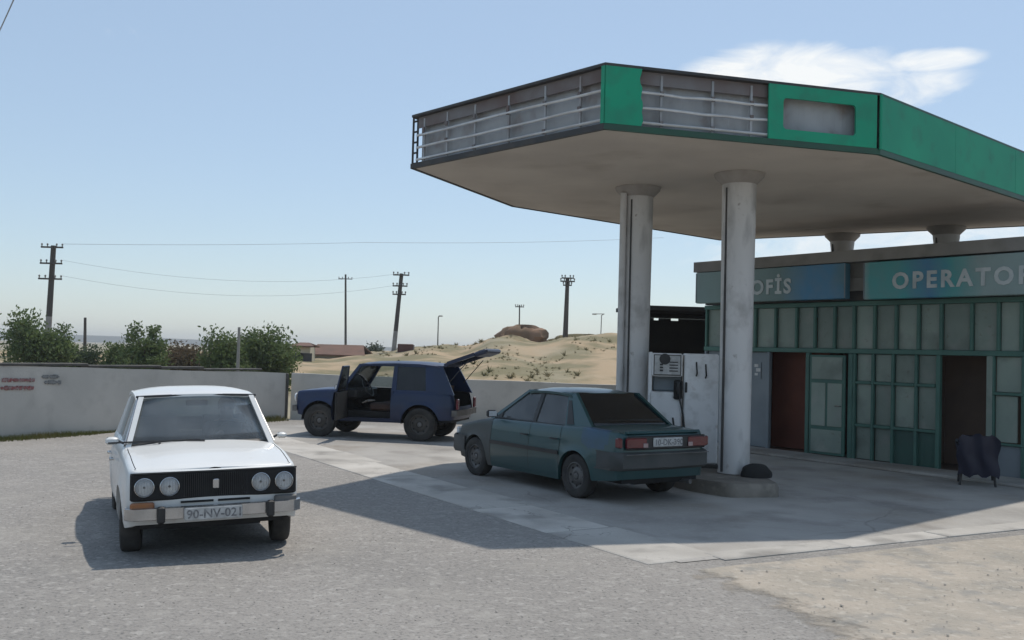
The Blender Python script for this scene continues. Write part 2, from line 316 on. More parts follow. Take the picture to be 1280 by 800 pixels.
def text(name, body, size, m, parent, M, ext=.006, squash=1.0, bold=0):
    cu = bpy.data.curves.new(name, 'FONT'); cu.body = body; cu.size = size; cu.extrude = ext; cu.align_x = 'CENTER'; cu.offset = bold; cu.resolution_u = 3; cu.space_character = squash
    t = bpy.data.objects.new('tmp_text', cu); COL.objects.link(t); bpy.context.view_layer.update()
    me = bpy.data.meshes.new_from_object(t.evaluated_get(bpy.context.evaluated_depsgraph_get())); bpy.data.objects.remove(t); bpy.data.curves.remove(cu)
    me.materials.clear(); me.materials.append(MT[m]); o = bpy.data.objects.new(name, me); COL.objects.link(o); o.parent = parent; o.matrix_local = M
    return o
def tab(t, x):
    if x <= t[0][0]: return t[0][1]
    for (a, b), (c, d) in zip(t, t[1:]):
        if x <= c: return b + (d - b) * (x - a) / (c - a)
    return t[-1][1]
def sm(x): x = max(0, min(1, x)); return x * x * (3 - 2 * x)
def nz(x, y, z=0, s=1): return noise.noise(Vector((x * s, y * s, z * s)))

# ------------------------------------------------------------------ ground, yard, forecourt
def sheet(name, pts, z, m): return kind(MB().add([(x, y, z) for x, y in pts], [tuple(range(len(pts)))]).build(name, m), 'structure')
sheet('ground', [(-1600, -200), (1600, -200), (1600, 1700), (-1600, 1700)], -.02, 'ground')
sheet('asphalt_yard', [(-45, -20), (45, -20), (45, 25.2), (-5.6, 25.2), (-45, 25.2)], 0, 'asphalt')
PAD0, PAD1, PAD2 = Vector((-3.83, 17.79)), Vector((1.59, 8.92)), Vector((6.0, 11.37))
ed = (PAD1 - PAD0).normalized(); en = Vector((-ed.y, ed.x)); fd = (PAD2 - PAD1).normalized(); fn = Vector((-fd.y, fd.x))
pad_b = PAD0 - ed * 5.5
fore = sheet('forecourt', [tuple(pad_b), tuple(PAD1), tuple(PAD1 + fd * 16), (20, 24), (0, 25.1)], .006, 'fore')
def slab(c, dx, dy, d, z, h, jit=.03):
    a = random.uniform(-1, 1) * .004; d2 = Vector((d.x * math.cos(a) - d.y * math.sin(a), d.x * math.sin(a) + d.y * math.cos(a))); n2 = Vector((-d2.y, d2.x)); top = []
    b = .02
    def ring(ins, zz): return [(c.x + d2.x * i + n2.x * j, c.y + d2.y * i + n2.y * j, zz) for i, j in ((-dx / 2 + ins, -dy / 2 + ins), (dx / 2 - ins, -dy / 2 + ins), (dx / 2 - ins, dy / 2 - ins), (-dx / 2 + ins, dy / 2 - ins))]
    vs = ring(0, z) + ring(0, z + h - b * .4) + ring(b, z + h)
    fs = [(8, 9, 10, 11)] + [(k * 4 + i, k * 4 + (i + 1) % 4, k * 4 + 4 + (i + 1) % 4, k * 4 + 4 + i) for k in (0, 1) for i in range(4)]
    return MB().add(vs, fs).build('slab', 'slab', fore)
Ltot = (PAD1 - pad_b).length; k = 0.0
while k < Ltot - .2:
    ln = min(random.uniform(1.45, 1.75), Ltot - k); wd = random.uniform(.82, .98)
    slab(pad_b + ed * (k + ln / 2) + en * (wd / 2 - .32), ln - .03, wd, ed, .0005, random.uniform(.010, .015)); k += ln
k = .45
while k < 12:
    ln = random.uniform(1.3, 2.1); slab(PAD1 + fd * (k + ln / 2) + fn * .08, ln - .025, random.uniform(.30, .36), fd, .0005, random.uniform(.011, .019)); k += ln
# bare dirt beside the forecourt
bm_pts = []; D0 = Vector((1.63, 8.72)); D1 = Vector((2.75, 5.6))
outl = []
for i in range(41): t = i / 40; p = D1.lerp(D0, t); n = nz(t * 9, 3.3) * .16 + nz(t * 31, 7.7) * .06; outl.append((p.x + n - .45, p.y - .1))
for i in range(61): t = i / 60; p = D0 + (fd * 13.5) * t - fn * .10; n = nz(t * 14, 1.1) * .03; outl.append((p.x + fn.x * n, p.y + fn.y * n))
outl += [(14.5, 3.5), (2.45, 3.5)]
b = bmesh.new(); b.faces.new([b.verts.new((x, y, .005)) for x, y in outl]); bmesh.ops.triangulate(b, faces=b.faces)
me = bpy.data.meshes.new('dirt_patch'); b.to_mesh(me); b.free(); me.materials.append(MT['dirt']); o = bpy.data.objects.new('dirt_patch', me); COL.objects.link(o); kind(o, 'structure')
t = MT['dirt'].node_tree; pb = t.nodes['Principled BSDF']; tcn = N(t, 'ShaderNodeTexCoord'); dl = (D0 - D1).normalized(); dnn = Vector((dl.y, -dl.x))
dv_ = vmath(t, 'DOT_PRODUCT', vmath(t, 'SUBTRACT', tcn.outputs['Object'], (D0.x, D0.y, 0)).outputs[0], (dnn.x, dnn.y, 0)).outputs['Value']
n1 = N(t, 'ShaderNodeTexNoise'); n1.inputs['Scale'].default_value = 3.2; n1.inputs['Detail'].default_value = 10; n1.inputs['Roughness'].default_value = .65; L(t, tcn.outputs['Object'], n1.inputs['Vector'])
mr = N(t, 'ShaderNodeMapRange'); mr.inputs[1].default_value = -.10; mr.inputs[2].default_value = .22; L(t, fmath(t, 'ADD', dv_, fmath(t, 'MULTIPLY', fmath(t, 'SUBTRACT', n1.outputs[0], .5), 1.3)), mr.inputs[0])
xs_ = N(t, 'ShaderNodeMixShader'); L(t, mr.outputs[0], xs_.inputs[0]); L(t, N(t, 'ShaderNodeBsdfTransparent').outputs[0], xs_.inputs[1]); L(t, pb.outputs[0], xs_.inputs[2]); L(t, xs_.outputs[0], t.nodes['Material Output'].inputs[0])
def in_poly(x, y, P):
    c = False; j = len(P) - 1
    for i in range(len(P)):
        if (P[i][1] > y) != (P[j][1] > y) and x < (P[j][0] - P[i][0]) * (y - P[i][1]) / (P[j][1] - P[i][1]) + P[i][0]: c = not c
        j = i
    return c
def stone(mb, x, y, z, r_):
    vs = [];  a0 = random.random() * 6
    for q, (h, rr) in enumerate(((-.35, .75), (.1, 1), (.55, .6))):
        for i in range(5): a = a0 + i * 1.2566 + q * .4; k_ = rr * r_ * random.uniform(.75, 1.15); vs.append((x + math.cos(a) * k_, y + math.sin(a) * k_, z + h * r_ * .55))
    fs = [(10, 11, 12, 13, 14)] + [(k_ * 5 + i, k_ * 5 + (i + 1) % 5, k_ * 5 + 5 + (i + 1) % 5, k_ * 5 + 5 + i) for k_ in (0, 1) for i in range(5)]
    mb.add(vs, fs)
mb = MB(); n = 0
while n < 1100:
    x, y = random.uniform(1.6, 9.5), random.uniform(4.2, 13)
    if in_poly(x - .55, y, outl) and nz(x, y, 0, .9) > -.25: stone(mb, x, y, .014, random.choice((.004, .005, .007, .009, .013)) * random.uniform(.6, 1.1)); n += 1
kind(mb.build('dirt_stones', 'pebble', recalc=False), 'stuff', 'loose stones and gravel strewn over the sandy dirt', 'gravel')
mb = MB()
for i in range(2600):
    y = 4.6 + 11 * random.random() ** 1.6; x = random.uniform(-.62, .62) * y
    if in_poly(x, y, outl): continue
    stone(mb, x, y, .003, random.choice((.004, .005, .007, .009)) * random.uniform(.6, 1.15))
kind(mb.build('asphalt_grit', 'pebble', recalc=False), 'stuff', 'loose grit scattered on the worn asphalt yard', 'gravel')

# ------------------------------------------------------------------ boundary walls
WA, WB_, WC = Vector((-14.5, 8.2)), Vector((-5.72, 25.07)), Vector((12, 25.4))
def wall(name, p, q, h0, h1, th, label, step):
    d = (q - p); ln = d.length; d.normalize(); n = Vector((-d.y, d.x)); root = thing(name, (p.x, p.y, 0), math.atan2(d.y, d.x), label, 'wall')
    N_ = int(ln / step); rows_f = []; rows_b = []
    mb = MB(); fr = []; bk = []
    for i in range(N_ + 1):
        s = ln * i / N_; h = h0 + (h1 - h0) * s / ln + nz(s, 2.2, 0, .7) * .02
        fr.append([(s, nz(s, z, 5, .8) * .012, z) for z in (-.02, h * .33, h * .66, h)]); bk.append([(s, th, z) for z in (h, -.02)])
    mb.grid([a + b_ for a, b_ in zip(fr, bk)]); mb.add([fr[0][0], fr[0][3], bk[0][0], bk[0][1]], [(0, 1, 2, 3)]); mb.add([fr[-1][0], fr[-1][3], bk[-1][0], bk[-1][1]], [(3, 2, 1, 0)])
    mb.build('wall_body', 'wall', root, 40)
    return root, ln
w1, ln1 = wall('boundary_wall', WA, WB_, 1.60, 1.20, .22, 'long grey plastered yard wall with red scrawl, behind the white car', .4)
# coping: a dark ragged strip lying on the wall top, in lengths
s = 9.4
while s < ln1 - 1.2:
    l = random.uniform(1.2, 2.6); h = 1.60 - .40 * (s + l / 2) / ln1
    if random.random() < .85: MB().bbox((s + l / 2, .12, h + .035 + random.uniform(0, .02)), (l - .03, random.uniform(.2, .3), random.uniform(.035, .06)), .01, random.uniform(-.01, .01)).build('coping', 'coping', w1)
    s += l
MB().bbox((ln1 - .03, -.015, .60), (.07, .06, 1.16), .01).build('joint_post', 'coping', w1)
# scrawl: two red lines and two faint grey ones, illegible brush strokes
Pw = lambda x, y: (lambda v, P0, d: (lambda t: (Vector((0, 0, CAM_H)) + v * t))(((P0 - Vector((0, 0))).x * d.y - (P0).y * d.x) / (v.x * d.y - v.y * d.x)))(ray(x, y), WA, (WB_ - WA))
for (x0, x1, y0, mm, nst) in ((2, 42, 475, 'redpaint', 12), (0, 42, 485, 'redpaint', 13), (52, 74, 471, 'greypaint', 7), (55, 74, 478, 'greypaint', 6)):
    mb = MB()
    a0 = (Pw(x0, y0).xy - WA).length; a1 = (Pw(x1, y0).xy - WA).length; z0 = Pw(x0, y0).z; z1 = Pw(x1, y0).z
    for i in range(nst):
        t = (i + .5) / nst; sx = a0 + (a1 - a0) * t; z = z0 + (z1 - z0) * t; ww = (a1 - a0) / nst
        hh = random.uniform(.05, .085)
        for q in range(2):
            dx = random.uniform(-.4, .4) * ww; mb.prism([(sx + dx - .012, -.016, z - hh / 2), (sx + dx + .012 + random.uniform(-.03, .03), -.016, z - hh / 2), (sx + dx + .015 + random.uniform(-.03, .03), -.016, z + hh / 2), (sx + dx - .012, -.016, z + hh / 2)], (0, .012, 0))
        mb.prism([(sx - ww * .5, -.0165, z - .012), (sx + ww * .4, -.0165, z - .012), (sx + ww * .4, -.0165, z + .014), (sx - ww * .5, -.0165, z + .014)], (0, .012, 0))
    mb.build('scrawl', mm, w1)
w2, ln2 = wall('boundary_wall', WB_ + Vector((.02, .35)), WC, 1.17, 1.04, .2, 'low grey wall running behind the dark blue car and under the sandy hill', .5)
# grass along the wall foot
mb = MB(); dW = (WB_ - WA).normalized(); nW = Vector((dW.y, -dW.x))
for i in range(9000):
    s = random.uniform(6, ln1 - .3); g = nz(s, 4, 0, .6); off = abs(random.gauss(0, .16)) + .02
    if off > .55 * (.75 + g): continue
    p = WA + dW * s + nW * off; h = random.uniform(.03, .10) * (1.1 + g); a = random.uniform(0, 6.28); wdt = .008; lean = random.uniform(-.05, .05)
    mb.add([(p.x - wdt * math.cos(a), p.y - wdt * math.sin(a), 0), (p.x + wdt * math.cos(a), p.y + wdt * math.sin(a), 0), (p.x + lean, p.y + lean * .5, h)], [(0, 1, 2)])
kind(mb.build('wall_grass', 'grass', recalc=False), 'stuff', 'thin strip of grass growing along the wall foot', 'grass')

# ------------------------------------------------------------------ hill beyond the wall
CREST = [(-60, 1.2), (-22, 1.2), (-12, 1.4), (-7.5, 1.75), (-5.2, 2.1), (-3.2, 2.0), (-2.2, 2.35), (-1.4, 2.75), (0, 2.85), (2, 2.65), (4, 2.95), (6.5, 3.05), (9, 2.9), (14, 2.7), (30, 2.4), (70, 1.6)]
def hill_z(X, Y):
    c = tab(CREST, X * 65 / max(Y, 30)); t = sm((Y - 34) / 31); b = sm((150 - Y) / 70)
    z = -.1 + c * t * b
    z += (nz(X, Y, 1, .12) * .42 + nz(X, Y * .6, 2, .3) * .30 + abs(nz(X, Y * .5, 3, .7)) * .22 + nz(X, Y, 4, 1.6) * .06) * t * b
    return z
rows = []
for i in range(150):
    Y = 30 + 120 * (i / 149) ** 1.5; rows.append([(X, Y, hill_z(X, Y)) for X in [(-30 + 75 * j / 240) for j in range(241)]])
kind(MB().grid(rows).build('hill', 'hill', None, 60), 'structure')
def tuft(mb, x, y, z, r_, n):
    for _ in range(n):
        a = random.uniform(0, 6.28); e = random.uniform(.2, 1.3); q = r_ * random.uniform(.5, 1); d = Vector((math.cos(a) * math.cos(e), math.sin(a) * math.cos(e), math.sin(e))) * q
        u = d.orthogonal().normalized() * r_ * .12; p = Vector((x, y, z)); mb.add([p - u, p + u, p + d], [(0, 1, 2)])
mb = MB()
for i in range(1900):
    Y = random.uniform(36, 72); X = random.uniform(-.14, .13) * Y
    if nz(X, Y * .7, 9, .33) < .02: continue
    tuft(mb, X, Y, hill_z(X, Y) - .02, random.uniform(.05, .20) * (1 + 1.2 * (random.random() < .12)), 14)
kind(mb.build('hill_scrub', 'dry', recalc=False), 'stuff', 'dry scrub tufts dotted over the sandy hillside', 'scrub')
def lump(name, m, c, rx, ry, rz, seed, label, cat, p=3.0, amp=.18, flat=9):
    rows = []
    for i in range(13):
        th = math.pi * .5 * (1 - i / 12) if False else -.3 + (math.pi / 2 + .3) * i / 12; row = []
        for j in range(29):
            a = 2 * math.pi * j / 28; ca, sa = math.cos(a), math.sin(a); q = (abs(ca) ** p + abs(sa) ** p) ** (-1 / p)
            d = Vector((ca * math.cos(th) * q, sa * math.cos(th) * q, math.sin(th))); k_ = 1 + amp * noise.noise(Vector((ca, sa, math.sin(th))) * 1.7 + Vector((seed, 0, 0))) + amp * .5 * noise.noise(Vector((ca, sa, math.sin(th))) * 5 + Vector((0, seed, 0)))
            row.append((c[0] + d.x * rx * k_, c[1] + d.y * ry * k_, c[2] + max(-.3, min(flat, d.z)) * rz * k_))
        rows.append(row)
    return tag(MB().grid(rows).build(name, m, None, 50), label, cat)
p = at_depth(651, 428, 66)
lump('rock_outcrop', 'outcrop', (p.x, p.y, p.z - .15), 1.75, 1.2, 1.45, 3, 'flat topped brown rock outcrop on the crest of the hill', 'rock', 3.5, .38, .72)
p = at_depth(640, 428, 62); lump('sand_mound', 'hill', (p.x, p.y, p.z - .35), 1.6, 1.3, .75, 8, 'pale sandy mound just below the brown rock outcrop', 'mound', 2.2)
p = at_depth(735, 424, 68); lump('bush_bank', 'dry', (p.x, p.y, p.z - .3), 2.6, 1.2, .6, 5, 'low olive scrub bank on the hill crest beside a pole', 'bush', 2.0, .3)
# far hazy ridge
_rows = [[(X, 1500 + 60 * nz(X, 0, 0, .002), z * (5 + 8 * max(0, .4 + nz(X, 7, 0, .0021)))) for X in range(-1500, 1501, 40)] for z in (-.1, .5, 1)]
kind(MB().grid(_rows).build('far_hills', mat('far_hills', (.30, .29, .24), (.25, .25, .20), .003, 1)), 'structure')

# ------------------------------------------------------------------ trees behind the wall
def leaf(mb, p, s):
    d = Vector((random.gauss(0, 1), random.gauss(0, 1), random.gauss(0, .8))).normalized(); u = d.orthogonal().normalized(); u.rotate(Matrix.Rotation(random.uniform(0, 6.28), 3, d)); v = d.cross(u)
    mb.add([p - u * s, p - v * s * .45, p + u * s, p + v * s * .45], [(0, 1, 2, 3)])
def tree(name, base, h, rx, lm, seed, label, spiky=.5, nleaf=2600, ls=.1, cat='tree', group=None, low=.15):
    rg = random.getstate(); random.seed(seed); root = thing(name, base, 0, label, cat, group); tk = MB(); cr = MB()
    tk.tube([(0, 0, -.1), (.03, .02, h * .25), (0, .05, h * .5)], [h * .035, h * .028, h * .02], 8)
    tips = []
    nb = int(11 + 8 * spiky)
    for i in range(nb):
        a = i * 2.4 + random.uniform(-.4, .4); e = random.uniform(.15, 1.0); rr = rx * random.uniform(.45, 1); z0 = h * random.uniform(.18, .5)
        tip = Vector((math.cos(a) * rr * (1 - .55 * e ** 2), math.sin(a) * rr * (1 - .55 * e ** 2), h * (low + .12) + (h * (.83 - low)) * e * random.uniform(.8, 1.08)))
        mid = Vector((tip.x * .5, tip.y * .5, (z0 + tip.z) / 2 - .05 * h)); tk.tube([(0, 0, z0), mid, tip], [h * .015, h * .010, h * .003], 5); tips.append((mid, tip))
    per = nleaf // nb
    for mid, tip in tips:
        k_ = random.uniform(.55, 1.3)
        for i in range(int(per * k_)):
            t = random.uniform(.05, 1.15) ** .8; p = mid.lerp(tip, t); s_ = rx * (.34 - .20 * t * spiky) * k_ ** .5
            leaf(cr, p + Vector([max(-2, min(2, random.gauss(0, 1))) * q_ for q_ in (s_, s_, s_ * .7)]), ls * random.uniform(.6, 1.3))
    for i in range(nleaf // 5):
        a = random.uniform(0, 6.28); r_ = rx * random.uniform(0, .95); leaf(cr, Vector((math.cos(a) * r_, math.sin(a) * r_, h * random.uniform(low * .3, .5))), ls)
    tk.build('trunk', 'bark', root, 60); cr.build('crown', lm, root, recalc=False); random.setstate(rg)
    return root
def tree_px(xc, ytop, half, d, **kw):
    t_ = at_depth(xc, ytop, d); rx = half / FPX * d; return dict(base=(t_.x, t_.y, 0), h=t_.z, rx=rx)
for nm, (xc, yt, hf, d), lm, sp, lab, cat, nl, ls, lo in (
    ('broad_tree', (50, 391, 46, 38), 'leafA', .8, 'broad loose crowned tree behind the tall pole with three crossarms', 'tree', 3600, .085, .2),
    ('round_bush', (99, 420, 26, 40), 'leafB', .1, 'dark rounded bush between the two loose crowned trees', 'bush', 2600, .075, .05),
    ('spiky_tree', (181, 403, 34, 37), 'leafA', 1.0, 'tree with upright spiky branches rising over the middle of the wall', 'tree', 2400, .08, .2),
    ('leafy_bush', (142, 424, 18, 39), 'leafA', .6, 'small leafy bush left of the spiky branched tree', 'bush', 1300, .075, .1),
    ('dry_hedge', (232, 428, 36, 42), 'leafD', .1, 'brownish dry hedge between the spiky tree and the dense tree', 'hedge', 2600, .08, .05),
    ('leafy_bush', (283, 418, 30, 36), 'leafA', .3, 'mid green bush in front of the slim grey post', 'bush', 2600, .075, .1),
    ('dense_tree', (326, 402, 46, 38), 'leafA', .45, 'dense green tree standing where the wall bends', 'tree', 5200, .085, .12),
    ('far_tree', (465, 434, 18, 75), 'leafC', .3, 'hazy grey green round tree far behind the dark blue car', 'tree', 1800, .13, .1),
    ('far_bush', (383, 434, 9, 60), 'leafB', .2, 'small dark bush beside the cream house', 'bush', 700, .1, .1)):
    tree(nm, lm=lm, seed=int(xc), label=lab, spiky=sp, nleaf=int(nl * 2.3), ls=ls * .95, cat=cat, low=lo, **tree_px(xc, yt, hf, d))

# ------------------------------------------------------------------ small house behind the wall
def house(px, d, wx, dy, hw_, hr, lab, rz=0, gable=True):
    p = at_depth(px, 460, d); root = thing('house', (p.x, d, 0), rz, lab, 'house')
    MB().box((0, dy / 2, hw_ / 2 - .1), (wx, dy, hw_ + .2)).build('wall', 'housewall', root)
    mb = MB(); o_ = .25
    mb.prism([(-wx / 2 - o_, -o_, hw_), (wx / 2 + o_, -o_, hw_), (wx / 2 - .2, dy / 2, hr), (-wx / 2 + .2, dy / 2, hr)], (0, 0, .08)); mb.prism([(-wx / 2 - o_, dy + o_, hw_), (wx / 2 + o_, dy + o_, hw_), (wx / 2 - .2, dy / 2, hr), (-wx / 2 + .2, dy / 2, hr)], (0, 0, .08))
    mb.build('roof', 'houseroof', root)
    for x in (-wx * .28, wx * .22):
        MB().box((x, -.02, hw_ * .6), (.8, .06, .8)).build('window', 'dframe', root)
    return root
house(418, 62, 3.4, 4, 1.35, 2.0, 'low house with a brown roof beyond the wall bend')
house(376, 56, .95, 3, 1.85, 2.05, 'narrow cream outbuilding beside the dense green tree', .1)

# ------------------------------------------------------------------ poles and wires
def pole(name, xt, yt, xb, yb, d, r_, arms, lab, m1='wood', m2=None, group=None, z0=-.1, lamp=False, dx=.5):
    t_ = at_depth(xt, yt, d); b_ = at_depth(xb, yb, d); dirn = (t_ - b_); base = b_ + dirn * ((z0 - b_.z) / dirn.z)
    root = thing(name, base, 0, lab, 'pole', group); top = t_ - base
    if m2:
        q = top * .45; MB().tube([(0, 0, 0), q], [r_ * 1.15, r_], 10).build('shaft', m2, root, 60); MB().tube([q, top], [r_, r_ * .85], 10).build('shaft', m1, root, 60)
    else: MB().tube([(0, 0, 0), top * .5, top], [r_ * 1.2, r_, r_ * .8], 10).build('shaft', m1, root, 60)
    ins = []
    for fz, half in arms:
        c = top * fz; MB().box(c + Vector((0, -r_, 0)), (2 * half, .09, .09)).build('crossarm', m1, root)
        for s_ in (-1, -.45, .45, 1):
            q = c + Vector((s_ * half * .93, -r_, .05)); MB().lathe([(0, .0), (.03, .0), (.03, .06), (.055, .08), (.055, .13), (.03, .17), (0, .18)], 8, c=q).build('insulator', 'pale', root, 50)
            ins.append(base + q + Vector((0, 0, .15)))
    if lamp:
        MB().tube([top, top + Vector((.25, 0, .12)), top + Vector((dx, 0, .1))], .035, 6).build('lamp_arm', m1, root); MB().bbox(top + Vector((dx + .1, 0, .08)), (.4, .2, .12), .03).build('lamp_head', 'pale', root)
    return ins
i1 = pole('utility_pole', 67, 307, 58, 450, 55, .17, ((.985, .62), (.86, .62), (.74, .66)), 'tall dark utility pole with three crossarms behind the wall', 'wood', 'pale')
i4 = pole('utility_pole', 432, 343, 432, 440, 105, .12, ((.95, .75),), 'thin upright pole with one crossarm above the dark blue car', 'wood')
i5 = pole('utility_pole', 502, 342, 491, 450, 66, .15, ((.985, .55), (.88, .5), (.80, .45)), 'leaning utility pole beside the red brown metal box', 'wood', 'pale')
pole('utility_pole', 106.5, 397, 106, 440, 60, .10, (), 'short bare post sticking up behind the rounded bush', 'wood')
pole('utility_pole', 299, 409, 297, 465, 33, .055, (), 'slim grey post standing before the dense tree', 'pale')
pole('lamp_post', 548, 396, 547, 436, 95, .06, (), 'slender lamp post at the left foot of the hill', 'wood', lamp=True, dx=.12)
pole('lamp_post', 649.5, 381, 649, 412, 90, .07, ((.97, .4),), 'small distant pole behind the brown rock outcrop', 'wood')
p8 = at_depth(707, 425, 67)
i8 = pole('utility_pole', 709.5, 347, 706.5, 424, 67, .16, ((.99, .42), (.94, .5), (.88, .3)), 'sturdy pole with clustered insulators on the hill crest', 'wood', z0=hill_z(p8.x, 67) - .1)
pole('lamp_post', 752, 394, 751, 420, 88, .05, (), 'tiny street lamp with bent arm on the far crest', 'pale', lamp=True, dx=-.75)
def wire(a, b_, sag, r_, lab):
    pts = [a.lerp(b_, t / 16) - Vector((0, 0, sag * 4 * (t / 16) * (1 - t / 16))) for t in range(17)]
    return tag(MB().tube(pts, r_, 5).build('wire', 'wire'), lab, 'wire', 'overhead wires')
wire(i1[3], at_depth(455, 303, 70), .1, .010, 'faint level overhead wire running from the three armed pole')
wire(at_depth(455, 303, 70), at_depth(830, 297, 92), .2, .012, 'faint level overhead wire running on towards the station columns')
wire(i1[7], i5[3], .9, .007, 'sagging overhead wire between the three armed pole and the leaning pole')
wire(i1[11], i5[7], 1.0, .007, 'lower sagging overhead wire between the three armed pole and the leaning pole')
wire(at_depth(-12, 62, 14), at_depth(30, -30, 10), .02, .008, 'dark wire crossing the sky high above the wall')
p = at_depth(506.5, 451, 64); rb = thing('metal_box', (p.x, p.y, -.1), 0, 'red brown metal box on a stand beside the leaning pole', 'box')
zt = at_depth(506, 430, 64).z; zb_ = at_depth(506, 450, 64).z
MB().bbox((0, 0, (zt + zb_) / 2 + .1), (1.0, .6, zt - zb_), .03).build('cabinet', 'boxred', rb); MB().bbox((.53, .0, (zt + zb_) / 2 + .1), (.06, .5, zt - zb_ - .1), .01).build('side_door', 'rust', rb)
for s_ in (-.35, .35): MB().box((s_, 0, zb_ / 2 + .05), (.08, .08, zb_ + .1)).build('leg', 'wood', rb)

# ------------------------------------------------------------------ canopy
ZS, ZT = 4.6, 5.4
KA, KB, KC, KD1, KD2, KE, KA2 = [Vector(q) for q in ((-1.59, 14.56), (1.04, 11.64), (4.75, 12.65), (9.7, 17.12), (10.6, 18.35), (4.75, 22.45), (-.06, 18.13))]
ring = [KA, KB, KC, KD1, KD2, KE, KA2]
can = thing('canopy', (4.5, 17.2, ZS), 0, 'large station canopy with green fascia and stripped grey panels on columns', 'canopy')
OFF = Vector((4.5, 17.2, ZS)); c2 = Vector((4.5, 17.2))
def q3(p, z): return (p.x - OFF.x, p.y - OFF.y, z - OFF.z)
def inset(P, d):
    out = []; n = len(P)
    for i in range(n):
        a, b_, c = P[i - 1], P[i], P[(i + 1) % n]; e1 = (b_ - a).normalized(); e2 = (c - b_).normalized(); n1 = Vector((-e1.y, e1.x)); n2 = Vector((-e2.y, e2.x)); bis = (n1 + n2).normalized(); out.append(b_ + bis * (d / max(.3, bis.dot(n1))))
    return out
i03 = inset(ring, .03); i14 = inset(ring, .14)
mb = MB(); n7 = len(ring); mb.prism([q3(p, ZS) for p in i03], (0, 0, .06)); mb.build('soffit', 'soffit', can)
MB().prism([q3(p, ZT - .12) for p in i14], (0, 0, .05)).build('roof_sheet', 'galv', can)
for i in range(n7):
    a, b_ = ring[i], ring[(i + 1) % n7]; ai, bi = i14[i], i14[(i + 1) % n7]; d = (b_ - a).normalized(); nin = Vector((-d.y, d.x)); ln = (b_ - a).length
    mid = (ai + bi) / 2
    # backing sheet: shallow corrugation
    li = (bi - ai).length; K = int(li / .09); pts = [ai.lerp(bi, k_ / K) + nin * (.008 if k_ % 2 else 0) for k_ in range(K + 1)]
    MB().grid([[q3(p, ZS + .065) for p in pts], [q3(p, ZT - .03) for p in pts]], (nin.x * .01, nin.y * .01, 0)).build('backing_sheet', 'galv', can)
    MB().prism([q3(a, ZT - .035), q3(b_, ZT - .035), q3(bi + nin * .03, ZT - .035), q3(ai + nin * .03, ZT - .035)], (0, 0, .035)).build('top_flashing', 'green2' if i in (2,) else 'dframe', can)
    MB().prism([q3(a, ZS - .012), q3(b_, ZS - .012), q3(b_ + nin * .05, ZS - .012), q3(a + nin * .05, ZS - .012)], (0, 0, .075)).build('bottom_trim', 'green2' if i in (1, 2) else 'dframe', can)
def bars(i, t0, t1, posts):
    a, b_ = ring[i], ring[(i + 1) % n7]; d = (b_ - a).normalized(); nin = Vector((-d.y, d.x)); A, B = a.lerp(b_, t0) + nin * .05, a.lerp(b_, t1) + nin * .05
    for z in (4.72, 4.90, 5.09):
        K = 6; MB().tube([q3(A.lerp(B, k_ / K), z + nz(k_, z * 7, i) * .02) for k_ in range(K + 1)], .019, 6).build('rail', 'rail', can, 60)
    MB().prism([q3(A + nin * .02, 5.20), q3(B + nin * .02, 5.20), q3(B + nin * .02, 5.36), q3(A + nin * .02, 5.36)], (nin.x * .02, nin.y * .02, 0)).build('upper_flashing', 'rust', can)
    for t in posts:
        p = a.lerp(b_, t) + nin * .075; MB().box(q3(p, 4.98), (.03, .03, .70), math.atan2(d.y, d.x)).build('post', 'galv', can)
        for z in random.sample((4.73, 4.92, 5.10, 5.16), 2): MB().box(q3(p - nin * .028, z), (.045, .02, .06), math.atan2(d.y, d.x)).build('bracket', 'rust', can)
bars(0, .02, .985, (.06, .2, .36, .54, .72, .88)); bars(1, .12, .58, (.2, .38, .52))
# open ladder post at the far corner
for k_ in (0, .10):
    p = KA + Vector((.02 + k_ * .75, .10 - k_ * .75)); MB().box(q3(p, 5.0), (.03, .03, .78)).build('corner_post', 'dframe', can)
for z in (4.68, 4.84, 5.0, 5.16, 5.32): MB().box(q3(KA + Vector((.0575, .0625)), z), (.10, .02, .025), R(-45)).build('corner_rung', 'dframe', can)
